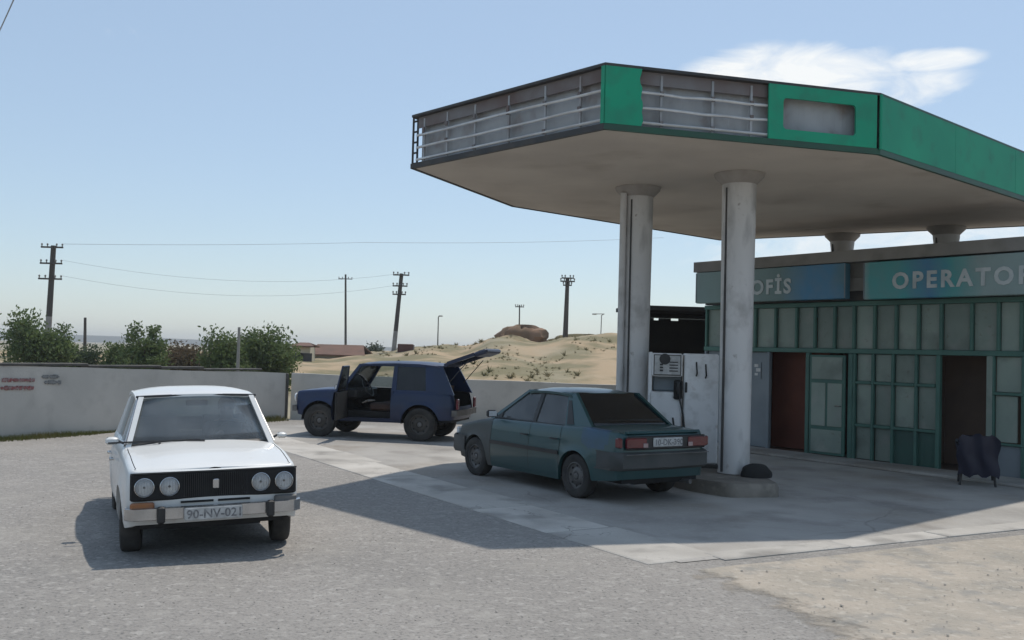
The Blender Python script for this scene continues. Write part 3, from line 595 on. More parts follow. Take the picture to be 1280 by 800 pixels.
# green panels
def panel(i, t0, t1, ragged=None, hole=None, z0=ZS + .064, z1=ZT - .036):
    a, b_ = ring[i], ring[(i + 1) % n7]; d = (b_ - a).normalized(); nin = Vector((-d.y, d.x)); ln = (b_ - a).length; x0, x1 = ln * t0, ln * t1
    P = lambda s_, z: Vector(q3(a + d * s_ - nin * .004, z))
    off = (nin.x * .03, nin.y * .03, 0)
    if hole is None:
        pts = [P(x0, z0), P(x1, z0)]
        if ragged:
            for k_ in range(1, 12): z = z0 + (z1 - z0) * k_ / 12; pts.append(P(x1 + ragged * nz(z * 6, 3.1), z))
        pts += [P(x1, z1), P(x0, z1)]; return MB().prism(pts, off).build('fascia_panel', 'green', can)
    hx0, hx1, hz0, hz1 = x0 + hole[0] * (x1 - x0), x0 + hole[1] * (x1 - x0), hole[2], hole[3]; rr = .05
    inner = []
    for cx, cz, a0 in ((hx0 + rr, hz0 + rr, 180), (hx1 - rr, hz0 + rr, 270), (hx1 - rr, hz1 - rr, 0), (hx0 + rr, hz1 - rr, 90)):
        for k_ in range(5): an = R(a0 + 22.5 * k_); inner.append((cx + rr * math.cos(an), cz + rr * math.sin(an)))
    outer = []
    cxm, czm = (hx0 + hx1) / 2, (hz0 + hz1) / 2
    for (ix, iz), cn_ in zip(inner, [0] * 5 + [1] * 5 + [2] * 5 + [3] * 5):
        k_ = len(outer) % 5; cx, cz = ((x0, z0), (x1, z0), (x1, z1), (x0, z1))[cn_]
        if k_ < 2: q = {0: (cx, iz), 1: (ix, cz), 2: (cx, iz), 3: (ix, cz)}[cn_]
        elif k_ == 2: q = (cx, cz)
        else: q = {0: (ix, cz), 1: (cx, iz), 2: (ix, cz), 3: (cx, iz)}[cn_]
        outer.append(q)
    n = len(inner); vs = [P(*q) for q in outer] + [P(*q) for q in inner]; of = Vector(off); vs += [v + of for v in vs]; fs = []
    for k_ in range(n): j = (k_ + 1) % n; fs += [(k_, j, n + j, n + k_), (2 * n + k_, 3 * n + k_, 3 * n + j, 2 * n + j), (n + k_, n + j, 3 * n + j, 3 * n + k_), (k_, 2 * n + k_, 2 * n + j, j)]
    return MB().add(vs, fs).build('fascia_panel', 'green', can)
panel(1, .002, .125, ragged=.10); panel(1, .575, .985, hole=(.13, .80, 4.80, 5.20)); panel(0, .985, .999)
MB().tube([q3(KC + Vector((0, -.012)), ZS + .05), q3(KC + Vector((0, -.012)), ZT - .03)], .022, 8).build('corner_bead', 'green', can, 60)
lnc = (KD1 - KC).length; t = .004
for k_ in range(3): panel(2, t + k_ * .332, t + (k_ + 1) * .332 - .0012)
# columns
def column(x, y, z0, lab, seam=-2.0, pipe=False):
    root = thing('canopy_column', (x, y, z0), 0, lab, 'column', 'canopy columns'); h = ZS - z0
    MB().lathe([(0, 0), (.235, 0), (.235, .02), (.225, .05), (.235, h * .5), (.25, h - .2), (.25, h - .16)], 28).build('shaft', 'column', root, 35)
    MB().lathe([(.252, h - .16), (.28, h - .13), (.36, h - .05), (.37, h - .003), (0, h - .003)], 28).build('collar', 'collar', root, 35)
    a = R(seam) if abs(seam) > 7 else seam
    MB().box((.245 * math.cos(a), .245 * math.sin(a), h / 2 - .1), (.03, .022, h - .25), a).build('cover_strip', 'dframe', root)
    if pipe: MB().tube([(.30 * math.cos(a - .45), .30 * math.sin(a - .45), .0), (.30 * math.cos(a - .45), .30 * math.sin(a - .45), h - .12)], .055, 10).build('drain_pipe', 'column', root, 60)
    return root
column(3.31, 14.35, .2, 'pale station column at the near end of the pump island', seam=R(212))
column(1.99, 15.75, .2, 'station column with drain pipe behind the green sedan', seam=R(240), pipe=True)
ROOFZ = 3.96
column(7.04, 20.84, ROOFZ, 'dark column stub rising from the office roof above the left sign', seam=R(200))
column(8.59, 19.31, ROOFZ, 'dark column stub rising from the office roof above the right sign', seam=R(200))
# pump island
isl = [Vector(q) for q in ((2.98, 13.12), (3.70, 13.28), (3.72, 13.9), (2.75, 16.75), (1.45, 16.3), (2.55, 13.65))]
mb = MB(); lo_ = []; 
def rnd(P, r_, k=4):
    out = []
    for i in range(len(P)):
        a, b_, c = P[i - 1], P[i], P[(i + 1) % len(P)]; p0 = b_ + (a - b_).normalized() * r_; p1 = b_ + (c - b_).normalized() * r_
        for t in range(k + 1): t /= k; out.append(p0.lerp(b_, t).lerp(b_.lerp(p1, t), t))
    return out
P0 = rnd(isl, .12); P1 = inset(P0, .03); rings = [(P0, .004), (P0, .14), (P1, .19)]; n = len(P0)
vs = [(p.x - 2.6, p.y - 15, z) for P, z in rings for p in P]; fs = [tuple(range(2 * n, 3 * n))] + [(k_ * n + i, k_ * n + (i + 1) % n, k_ * n + n + (i + 1) % n, k_ * n + n + i) for k_ in (0, 1) for i in range(n)]
io = thing('pump_island', (2.6, 15, 0), 0, 'raised brown concrete island under the column and white pump', 'kerb island'); MB().add(vs, fs).build('island_block', 'kerb', io, 40)
MB().bbox((3.28 - 2.6, 13.27 - 15, .10), (.30, .14, .17), .03, .2).build('end_stone', 'kerb', io)
# dark bag by the column foot
rows = []
for i in range(9):
    t = i / 8; row = []
    for j in range(17):
        a = 2 * math.pi * j / 16; r_ = (.19 * (1 - t ** 2.2) + .012) * (1 + .14 * nz(math.cos(a) * 2, math.sin(a) * 2, t * 3)); row.append((3.55 - .0 + math.cos(a) * r_ * 1.1, 13.98 + math.sin(a) * r_ * .8, .192 + .19 * math.sin(t * 1.57)))
    rows.append(row)
tag(MB().grid(rows).build('plastic_bag', 'matte', None, 60), 'slumped black bag on the island beside the near column', 'bag')

# ------------------------------------------------------------------ fuel pump
pr = thing('fuel_pump', (2.68, 15.2, .19), R(-6), 'white fuel pump cabinet between the two island columns', 'fuel pump')
MB().bbox((0, 0, .03), (1.10, .52, .06), .01).build('plinth', 'dframe', pr)
MB().bbox((-.27, .02, .60), (.50, .44, 1.08), .02).build('cabinet', 'white', pr); MB().bbox((.27, 0, .90), (.52, .48, 1.68), .02).build('door_cabinet', 'white', pr)
MB().bbox((-.50, .02, .905), (.05, .44, 1.69), .01).build('side_post', 'white', pr); MB().bbox((-.235, .1, 1.40), (.44, .24, .5), .02).build('neck', 'bpanel', pr)
hd = MB().bbox((-.25, -.03, 1.555), (.46, .42, .36), .02).build('meter_head', 'white', pr)
MB().box((-.25, -.243, 1.555), (.42, .012, .32)).build('face_frame', 'dframe', hd); MB().box((-.25, -.250, 1.555), (.39, .012, .29)).build('face', 'plate', hd)
MB().lathe([(0, 0), (.085, 0), (.085, .006), (0, .006)], 20, 'Y', (-.29, -.262, 1.645)).build('badge', 'black', hd)
for k_ in range(4): MB().box((-.155, -.258, 1.60 - k_ * .045), (.13, .006, .018)).build('readout', 'dframe', hd)
for k_ in range(3): MB().box((-.34, -.258, 1.56 - k_ * .045), (.05, .006, .028)).build('key', 'black', hd)
MB().bbox((-.08, -.225, 1.18), (.13, .07, .30), .02).build('nozzle_cradle', 'matte', pr); MB().tube([(-.08, -.28, 1.30), (-.08, -.30, 1.18), (-.06, -.27, 1.06)], [.022, .03, .018], 8).build('nozzle', 'black', pr, 60)
MB().tube([(-.06, -.26, 1.06), (.0, -.27, .80), (.03, -.28, .55), (-.02, -.27, .40), (-.12, -.24, .55), (-.15, -.21, .75)], .014, 8).build('hose', 'black', pr, 60)
for x, z in ((.19, 1.50), (.33, 1.47)): MB().tube([(x, -.245, z + .11), (x, -.28, z + .05), (x + .01, -.28, z - .06), (x, -.245, z - .10)], .012, 6).build('handle', 'black', pr, 60)
MB().bbox((.04, -.248, 1.22), (.035, .03, .16), .008).build('latch', 'black', pr)

# ------------------------------------------------------------------ dark shed behind the pump
sp0 = at_depth(790, 500, 23.2)
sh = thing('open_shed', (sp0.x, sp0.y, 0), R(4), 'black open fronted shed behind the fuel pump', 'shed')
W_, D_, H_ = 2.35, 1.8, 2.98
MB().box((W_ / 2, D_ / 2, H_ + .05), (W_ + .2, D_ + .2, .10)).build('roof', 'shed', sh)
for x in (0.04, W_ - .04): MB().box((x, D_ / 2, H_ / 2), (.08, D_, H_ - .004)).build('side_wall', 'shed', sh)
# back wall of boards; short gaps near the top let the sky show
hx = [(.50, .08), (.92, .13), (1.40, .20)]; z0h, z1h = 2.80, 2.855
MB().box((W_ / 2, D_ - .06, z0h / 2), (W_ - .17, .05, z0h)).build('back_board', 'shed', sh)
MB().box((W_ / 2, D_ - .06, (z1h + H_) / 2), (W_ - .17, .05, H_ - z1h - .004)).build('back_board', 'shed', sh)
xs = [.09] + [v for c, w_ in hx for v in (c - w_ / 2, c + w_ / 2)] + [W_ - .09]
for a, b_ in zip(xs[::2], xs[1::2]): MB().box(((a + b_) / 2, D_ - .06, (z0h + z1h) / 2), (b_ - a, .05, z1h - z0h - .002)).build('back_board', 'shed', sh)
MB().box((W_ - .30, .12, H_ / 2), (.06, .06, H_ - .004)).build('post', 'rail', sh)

# ------------------------------------------------------------------ office
FO = Vector((5.36, 20.0)); FA = R(-54)
of = thing('office', (FO.x, FO.y, 0), FA, 'low station office with green panelled front and two open doorways', 'office')
S0, S1, DEP = -1.85, 7.6, 5.2
X = lambda *a: MB().box(*a)
# walls (rear and sides), floor, ceiling, roof slab
X(((S0 + S1) / 2, DEP - .1, 1.6), (S1 - S0, .2, 3.2)).build('back_wall', 'conc', of); X((S0 + .1, DEP / 2 + .05, 1.6), (.2, DEP - .32, 3.2)).build('side_wall', 'bpanel', of); X((S1 - .1, DEP / 2 + .05, 1.6), (.2, DEP - .32, 3.2)).build('side_wall', 'conc', of)
X(((S0 + S1) / 2, DEP / 2 + .05, .02), (S1 - S0 - .42, DEP - .32, .02)).build('floor', 'room', of)
X(((S0 + S1) / 2, DEP / 2 - .02, 3.33), (S1 - S0 + .1, DEP + .2, .24)).build('roof_slab', 'conc', of)
X(((S0 + S1) / 2, DEP / 2 - .0, 3.70), (S1 - S0 + .16, DEP + .1, .49)).build('parapet', 'conc', of)
X(((S0 + S1) / 2, -.21, 3.845), (S1 - S0 + .1, .30, .22)).build('roof_edge', 'conc', of)
# dividing walls in the rooms seen through the doors
X((.45, .62, 1.4), (1.8, .1, 2.7)).build('room_wall', 'redroom', of); X((-.5, .34, 1.4), (.08, .44, 2.7)).build('room_wall', 'redroom', of); X((1.25, .34, 1.4), (.08, .44, 2.7)).build('room_wall', 'redroom', of)
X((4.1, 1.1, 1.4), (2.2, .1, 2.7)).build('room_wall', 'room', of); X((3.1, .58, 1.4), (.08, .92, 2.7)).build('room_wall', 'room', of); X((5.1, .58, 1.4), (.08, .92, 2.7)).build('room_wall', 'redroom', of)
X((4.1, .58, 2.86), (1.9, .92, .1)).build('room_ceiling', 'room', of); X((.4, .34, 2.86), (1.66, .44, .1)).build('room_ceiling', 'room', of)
def fpanel(s0, s1, z0, z1, m='panel', dep=.045, nm='panel'):
    return MB().bbox(((s0 + s1) / 2, dep + random.uniform(-.004, .006), (z0 + z1) / 2), (s1 - s0, .03, z1 - z0), .006).build(nm, m, of)
def bar(s0, s1, z0, z1, y=.0, th=.07, m='fgreen', nm='frame_bar'): return MB().bbox(((s0 + s1) / 2, y + th / 2 - .035, (z0 + z1) / 2), (s1 - s0, th, z1 - z0), .008).build(nm, m, of)
UP_ = [-1.80, -1.35, -.89, -.44, .08, .6, 1.04, 1.49, 1.92, 2.36, 2.8, 3.24, 3.67, 4.22, 4.68, 5.06, 5.55, 6.05, 6.6, 7.1, 7.55]
mw = .055
for a, b_ in zip(UP_, UP_[1:]): fpanel(a + mw / 2, b_ - mw / 2, 2.12, 2.93)
for a in UP_: bar(a - mw / 2, a + mw / 2, 2.121, 2.929, -.005)
bar(S0, S1, 2.93, 3.02, -.012); bar(S0, S1, 2.03, 2.12, -.012)
# signs and the band they hang on
X(((S0 + S1) / 2, .02, 3.36), (S1 - S0 - .02, .10, .66)).build('sign_band', 'dframe', of)
LOW = [
    (-1.80, -1.30, 'bpanel', (.03, 2.05)), (-1.25, -.78, 'bpanel', (.03, 2.05)), (-.72, -.10, 'bpanel', (.03, 2.05)),
    (1.95, 2.34, 'panel', (.035, .69, 1.49, 2.05)), (2.34, 2.75, 'panel', (.035, .69, 1.49, 2.05)), (2.75, 3.21, 'panel', (.69, 1.49, 2.05)), (3.21, 3.61, 'panel', (.69, 1.49, 2.05)),
    (4.60, 5.10, 'panel', (1.41, 2.05)), (5.10, 5.62, 'panel', (1.41, 2.05)), (5.62, 6.2, 'panel', (.1, .6, 1.41, 2.05)), (6.2, 6.8, 'panel', (.1, .6, 1.41, 2.05)), (6.8, 7.5, 'panel', (.1, .6, 1.41, 2.05))]
for s0, s1, mm, zz in LOW:
    for z0, z1 in zip(zz, zz[1:]): fpanel(s0 + .028, s1 - .028, z0 + .028, z1 - .028, mm)
    for z in zz[1:-1]: bar(s0 + .03, s1 - .03, z - .028, z + .028, -.005, .06)
    bar(s0 - .026, s0 + .026, .02, 2.03, -.008, .07, 'bpanel' if mm == 'bpanel' else 'fgreen')
fpanel(2.76, 3.60, .05, .66, 'gpanel', .035); bar(2.76, 3.60, .662, .717, -.006, .06)
bar(1.83, 1.925, .01, 2.029, -.02, .09); bar(3.60, 3.675, .01, 2.029, -.02, .09); bar(4.50, 4.60, .01, 2.029, -.02, .09, 'panel'); bar(-.105, -.03, .01, 2.029, -.02, .09, 'bpanel'); bar(.86, .95, .01, 2.029, -.02, .09)
bar(4.60, 7.5, 1.385, 1.435, -.015, .07); bar(4.60, 7.5, .56, .60, -.015, .07); fpanel(4.62, 5.60, .03, .555, 'bpanel', .02)
fpanel(4.63, 4.99, .61, 1.375, 'panel', .03)
wn = MB().bbox((5.32, .03, .99), (.50, .04, .76), .01).build('window', 'fgreen', of); MB().box((5.32, .005, .99), (.42, .01, .68)).build('pane', DARKGLASS, wn); MB().box((5.085, -.004, .99), (.03, .03, .74)).build('window_frame', 'letter', wn); MB().box((5.32, -.004, .625), (.5, .03, .03)).build('window_frame', 'letter', wn)
MB().box((1.4, .05, 2.0), (.02, .02, .02)).build('hinge', 'dframe', of)
# folded back door leaf
lf = MB().bbox((1.385, -.06, 1.03), (.80, .045, 1.92), .008).build('door', 'fgreen', of)
for (a, b_, c, d) in ((1.04, 1.73, 1.52, 1.95), (1.04, 1.36, .62, 1.45), (1.41, 1.73, .62, 1.45), (1.04, 1.73, .12, .55)): MB().bbox(((a + b_) / 2, -.088, (c + d) / 2), (b_ - a, .02, d - c), .006).build('door_panel', 'panel', lf)
MB().tube([(1.72, -.10, 1.02), (1.72, -.15, 1.02), (1.62, -.15, 1.02)], .012, 6).build('handle', 'chrome', lf)
# paper notice
MB().box((-.40, .022, 1.64), (.20, .008, .34)).build('notice', 'bpanel', of)
for x, z, w_, h_ in ((-.42, 1.74, .10, .06), (-.37, 1.65, .11, .07), (-.42, 1.56, .08, .05)): MB().box((x, .015, z), (w_, .006, h_)).build('notice_print', 'paper', of)
# pavement step in front of the office
st = MB().bbox(((S0 + S1) / 2, -.45, .03), (S1 - S0, .88, .055), .015).build('door_step', 'fore', of)
# signs
def sign_mat(name, stops, tint):
    M = bpy.data.materials.new(name); M.use_nodes = True; t = M.node_tree; p = t.nodes['Principled BSDF']; p.inputs['Roughness'].default_value = .4
    a = N(t, 'ShaderNodeTexCoord'); sp = N(t, 'ShaderNodeSeparateXYZ'); L(t, a.outputs['Object'], sp.inputs[0]); nn = N(t, 'ShaderNodeTexNoise'); nn.inputs['Scale'].default_value = 1.3; nn.inputs['Detail'].default_value = 3; L(t, a.outputs['Object'], nn.inputs['Vector'])
    v = fmath(t, 'ADD', sp.outputs[0], fmath(t, 'MULTIPLY', fmath(t, 'SUBTRACT', nn.outputs[0], .5), .9)); mr = N(t, 'ShaderNodeMapRange'); mr.inputs[1].default_value = stops[0][0]; mr.inputs[2].default_value = stops[-1][0]; L(t, v, mr.inputs[0])
    cr = N(t, 'ShaderNodeValToRGB'); e = cr.color_ramp.elements; sx0, sx1 = stops[0][0], stops[-1][0]
    for k_, (x, c) in enumerate(stops):
        el = e[k_] if k_ < 2 else e.new(1); el.position = (x - sx0) / (sx1 - sx0); el.color = (*c, 1)
    L(t, mr.outputs[0], cr.inputs[0]); d = N(t, 'ShaderNodeTexNoise'); d.inputs['Scale'].default_value = 5; d.inputs['Detail'].default_value = 8; L(t, a.outputs['Object'], d.inputs['Vector'])
    x = N(t, 'ShaderNodeMix', data_type='RGBA'); L(t, fmath(t, 'MULTIPLY', d.outputs[0], .5), x.inputs[0]); L(t, cr.outputs[0], x.inputs[6]); x.inputs[7].default_value = (.16, .20, .19, 1); L(t, x.outputs[2], p.inputs['Base Color'])
    return M
G_, T_, B_, P_ = (.17, .26, .25), (.03, .33, .34), (.02, .19, .38), (.27, .37, .37)
def sign(s0, s1, z0, z1, stops, lab, body, tx, size, ts, tz):
    pos = FO.to_3d() + Matrix.Rotation(FA, 3, 'Z') @ Vector(((s0 + s1) / 2, -.30, 0)); root = thing('sign_board', (pos.x, pos.y, z0), FA, lab, 'sign'); cx = (s0 + s1) / 2
    bd = MB().bbox((0, .0, (z1 - z0) / 2), (s1 - s0, .16, z1 - z0), .012).build('board', sign_mat('sign_' + body.lower(), [(a - cx, c) for a, c in stops], None), root)
    MB().box((0, .155, (z1 - z0) / 2), (s1 - s0 - .3, .146, .2)).build('bracket', 'dframe', root)
    for s_ in (-1, 1): MB().box((s_ * ((s1 - s0) / 2 - .01), -.083, (z1 - z0) / 2), (.02, .012, z1 - z0 - .03)).build('edge_trim', 'bpanel', root)
    text('lettering', body, size, 'letter', root, Matrix.Translation((ts - cx, -.086, tz - z0)) @ Matrix.Rotation(R(90), 4, 'X'), .007, tx, .013)
    return root
sign(-1.80, 1.97, 3.05, 3.72, [(-1.8, G_), (-.4, G_), (.5, (.10, .19, .19)), (1.1, B_), (1.7, B_), (1.97, (.03, .16, .24))], 'faded blue green sign reading OFIS above the left doorway', 'OF\u0130S', 1.22, .40, .24, 3.20)
sign(2.36, 7.2, 3.02, 3.70, [(2.36, P_), (2.55, T_), (3.1, T_), (3.6, B_), (4.0, T_), (4.6, P_), (7.2, P_)], 'pale teal sign reading OPERATOR above the right doorway', 'OPERATOR', 1.30, .40, 4.18, 3.20)

# ------------------------------------------------------------------ navy chair before the right door
cp_ = on_ground(1236, 606); ch = thing('plastic_chair', (7.35, 15.35, .006), R(-22), 'dark navy armchair standing before the right doorway', 'chair')
MB().bbox((0, 0, .44), (.50, .48, .06), .025).build('seat', 'navy', ch)
MB().grid([[(-.24 + .48 * j / 6, -.22 - .08 * (i / 5) - .03 * (1 - (j / 3 - 1) ** 2), .44 + .34 * i / 5) for j in range(7)] for i in range(6)], (0, .035, 0)).build('backrest', 'navy', ch, 50)
for sx in (-1, 1):
    for sy in (-1, 1): MB().tube([(sx * .21, sy * .19, .43), (sx * .25, sy * .24, .0)], [.024, .018], 8).build('leg', 'black', ch, 60)
    MB().tube([(sx * .26, -.24, .68), (sx * .28, .05, .67), (sx * .27, .22, .62), (sx * .25, .22, .44)], [.025, .03, .03, .022], 8).build('armrest', 'navy', ch, 60)
jk = MB().grid([[(-.29 + .58 * j / 10 + .02 * math.sin(i * 1.1), -.275 - .085 * (i / 8) + .03 * math.sin(j * 1.3 + i * .5) - .035, .16 + .03 * math.sin(j * 1.7) + .64 * i / 8 - .05 * (j / 5 - 1) ** 2 * (i / 8)) for j in range(11)] for i in range(9)], (0, -.02, 0)).build('jacket', 'navy', None, 60)
jk.location = ch.location; jk.rotation_euler = ch.rotation_euler; tag(jk, 'dark navy jacket hung over the back of the armchair', 'jacket')

# ================================================================== cars
# car frame: x forward, y left, z up, origin on the ground midway between the axles
class Shell:
    def __init__(s, P):
        s.P = P; xf, xr, hw = P['xf'], P['xr'], P['hw']; H = []
        def side_y(x): return hw - P['tf'] * max(0, (x - P['xa']) / (xf - P['xa'])) ** 2 - P['tr'] * max(0, (P['xb'] - x) / (P['xb'] - xr)) ** 2
        rf, rr = P['rcf'], P['rcr']; yf = side_y(xf - rf); yr = side_y(xr + rr)
        nf = 11
        for i in range(nf): y = (yf - rf) * i / (nf - 1); H.append((xf - P['bowf'] * (y / yf) ** 2, y))
        x0 = H[-1][0]
        for i in range(1, 7): a = math.pi / 2 * i / 6; H.append((x0 - rf + rf * math.cos(a), yf - rf + rf * math.sin(a)))
        xs = set(); x = x0 - rf - .02; xend = xr + P['bowr'] + rr + .01
        while x > xend: xs.add(round(x, 4)); x -= .03
        for g in P['gaps']: xs = {q for q in xs if abs(q - g) > .012} | {g + .005, g - .005}
        for wx in P['axles']:
            for e in (-1, 1): xs = {q for q in xs if abs(q - (wx + e * P['ar'])) > .006} | {wx + e * P['ar']}
        for x in sorted(xs, reverse=True): H.append((x, side_y(x)))
        y0 = yr; x1 = xr + P['bowr'] * ((yr - rr) / yr) ** 2
        for i in range(0, 7): a = math.pi / 2 * i / 6; H.append((x1 + rr - rr * math.sin(a), y0 - rr + rr * math.cos(a)))
        for i in range(1, nf): y = (yr - rr) * (1 - i / (nf - 1)); H.append((xr + P['bowr'] * (y / yr) ** 2, y))
        nrm = []
        for i in range(len(H)):
            a = Vector(H[max(0, i - 1)]); b_ = Vector(H[min(len(H) - 1, i + 1)])
            if i == 0: a = Vector((H[1][0], -H[1][1]))
            if i == len(H) - 1: b_ = Vector((H[-2][0], -H[-2][1]))
            t = (b_ - a).normalized(); nrm.append(Vector((-t.y, t.x)) if (-t.y * 0 + 1) else None)
        # outward: left side travelling rearwards -> outward is +y
        s.H = H; s.nrm = [n if n.dot(Vector((h[0] * .2, h[1] + .001))) > 0 or abs(n.x) > .7 and n.x * h[0] > 0 else -n for n, h in zip(nrm, H)]
        s.NR = 13; s.cols = [s.column(i) for i in range(len(H))]; s.inner = [s.column(i, .03) for i in range(len(H))]
    def zbot(s, x, nx):
        P = s.P; z = tab(P['zbot'], x)
        for wx in P['axles']:
            if abs(x - wx) <= P['ar'] + 1e-4 and abs(nx) < .6: z = max(z, P['wz'] + math.sqrt(max(0, P['ar'] ** 2 - (x - wx) ** 2)))
        return z
    def column(s, i, extra=0):
        P = s.P; (x, y), n = s.H[i], s.nrm[i]; nx = n.x; w_ = sm((abs(nx) - .25) / .6); zb = s.zbot(x, nx); zt = tab(P['ztop'], x) - extra * .6; r_ = P['curl'] if abs(nx) < .5 else P['curlf']; out = []
        ft = P['front'] if nx > 0 else P['rear']
        def pt(z, add):
            ins = tab(P['side'], z) * (1 - w_) + tab(ft, z) * w_ + add + extra
            if w_ < .5:
                for wx in P['axles']: ins -= P['flare'] * max(0, 1 - abs(math.hypot(x - wx, z - P['wz']) - P['ar']) / .07)
            yy = y - n.y * ins
            if y < .001: yy = 0
            return Vector((x - n.x * ins, max(0, yy), z))
        out.append(pt(zb, .05))
        for j in range(10): out.append(pt(zb + (zt - r_ - zb) * j / 9, 0))
        for a in (30, 60, 90): out.append(pt(zt - r_ + r_ * math.sin(R(a)), r_ * (1 - math.cos(R(a)))))
        return out
    def faces(s, region, cols=None):
        out = {}; cols = cols or s.cols
        for sd in (1, -1):
            for i in range(len(cols) - 1):
                xm = (s.H[i][0] + s.H[i + 1][0]) / 2; nx = (s.nrm[i].x + s.nrm[i + 1].x) / 2
                for j in range(len(cols[0]) - 1):
                    q = [cols[i][j], cols[i + 1][j], cols[i + 1][j + 1], cols[i][j + 1]]; zm = sum(p.z for p in q) / 4; ym = sum(p.y for p in q) / 4
                    rg = region(xm, ym, zm, sd, nx, j)
                    if rg is None: continue
                    d = out.setdefault(rg, ({}, [], [])); ids = []
                    for (a, b_) in ((i, j), (i + 1, j), (i + 1, j + 1), (i, j + 1)):
                        ky = (a, b_, sd)
                        if a in (0, len(cols) - 1) and cols[a][b_].y < 1e-5: ky = (a, b_, 0)
                        if ky not in d[0]: p = cols[a][b_]; d[0][ky] = len(d[1]); d[1].append((p.x, p.y * sd, p.z))
                        ids.append(d[0][ky])
                    d[2].append(tuple(ids) if sd < 0 else tuple(ids[::-1]))
        return out
    def top(s, x0, x1, crown, lift=0, gap=.008, n=10):   # panel between left and right upper edges for x0 >= x >= x1
        rows = []
        for i, c in enumerate(s.cols):
            p = c[-1]
            if p.y < .05 or not (x1 <= s.H[i][0] <= x0): continue
            ye = p.y - gap; f = sm((s.P['xf'] - p.x) / .5) if p.x > 0 else sm((p.x - s.P['xr']) / .4)
            rows.append([(p.x, ye * (2 * k / n - 1), p.z + lift + crown * (.25 + .75 * f) * (1 - abs(2 * k / n - 1) ** 2.4)) for k in range(n + 1)])
        return rows
    def y_at(s, x):
        return min(((abs(h[0] - x), c[-1].y) for h, c in zip(s.H, s.cols) if abs(h[1]) > .3))[1]
def sym(mb_fn, name, m, parent, smooth=None):
    return [mb_fn(sd).build(name, m, parent, smooth) for sd in (1, -1)]
class Cabin:
    def __init__(s, zb, zt, yb, yt): s.a = (zb, zt, yb, yt)
    def y(s, z): zb, zt, yb, yt = s.a; return yb + (yt - yb) * (z - zb) / (zt - zb)
    def poly(s, pts, sd, th=.035, out=0): return MB().prism([(x, sd * (s.y(z) + out), z) for x, z in pts], (0, -sd * th, 0))
def screen(xb, zb, yb, xt, zt, yt, bow, n=9, mth=.008):
    rows = []
    for i in range(6):
        t = i / 5; row = []
        for j in range(n):
            u = 2 * j / (n - 1) - 1; y = u * (yb + (yt - yb) * t); x = xb + (xt - xb) * t - bow * (u * u) * (1 if xb > 0 else -1); row.append((x, y, zb + (zt - zb) * t + .0 * u))
        rows.append(row)
    return MB().grid(rows, (0, 0, -mth))
def roof(xs_z, yt, drop, n=12, th=.03):
    rows = []
    for x, z in xs_z:
        rows.append([(x - .05 * (u ** 2) * (1 if x > 0 else -1) * (1 if x in (xs_z[0][0], xs_z[-1][0]) else 0), u * yt, z - drop * abs(u) ** 3.2) for u in [2 * j / n - 1 for j in range(n + 1)]])
    return MB().grid(rows, (0, 0, -th))
def wheel_set(root, axles, track, rad, wdt, rim_m, steer=0, cap=None):
    ty = MB().lathe([(rad * .62, -wdt * .46), (rad * .70, -wdt * .5), (rad * .88, -wdt * .52), (rad * .965, -wdt * .44), (rad, -wdt * .30), (rad, wdt * .30), (rad * .965, wdt * .44), (rad * .88, wdt * .52), (rad * .70, wdt * .5), (rad * .62, wdt * .46)], 36, 'Y')
    rm = MB().lathe([(rad * .63, -wdt * .44), (rad * .63, wdt * .44), (rad * .58, wdt * .46), (rad * .56, wdt * .30), (rad * .42, wdt * .22), (rad * .34, wdt * .32), (rad * .20, wdt * .34), (rad * .17, wdt * .25), (0, wdt * .25)], 36, 'Y')
    hub = MB().lathe([(rad * .15, wdt * .24), (rad * .14, wdt * .36), (rad * .08, wdt * .40), (0, wdt * .40)], 16, 'Y')
    proto = None
    for ax in axles:
        for sd in (1, -1):
            if proto is None:
                o = rm.build('wheel', rim_m, root, 35); a = ty.build('tyre', 'tyre', o, 35); h = hub.build('hub_cap', cap or rim_m, o, 40)
                for k_ in range(8):
                    an = k_ * math.pi / 4; e = MB().lathe([(0, 0), (rad * .055, 0), (rad * .055, .006), (0, .006)], 10, 'Y', (rad * .45 * math.cos(an), wdt * .235, rad * .45 * math.sin(an))).build('vent_slot', 'matte', o)
                proto = o
            else:
                o = proto.copy(); COL.objects.link(o)
                for ch_ in list(proto.children): c_ = ch_.copy(); COL.objects.link(c_); c_.parent = o
            o.location = (ax, sd * track, rad); o.rotation_euler = (0, random.uniform(0, 6), (0 if sd > 0 else math.pi) + (steer if ax > 0 else 0))
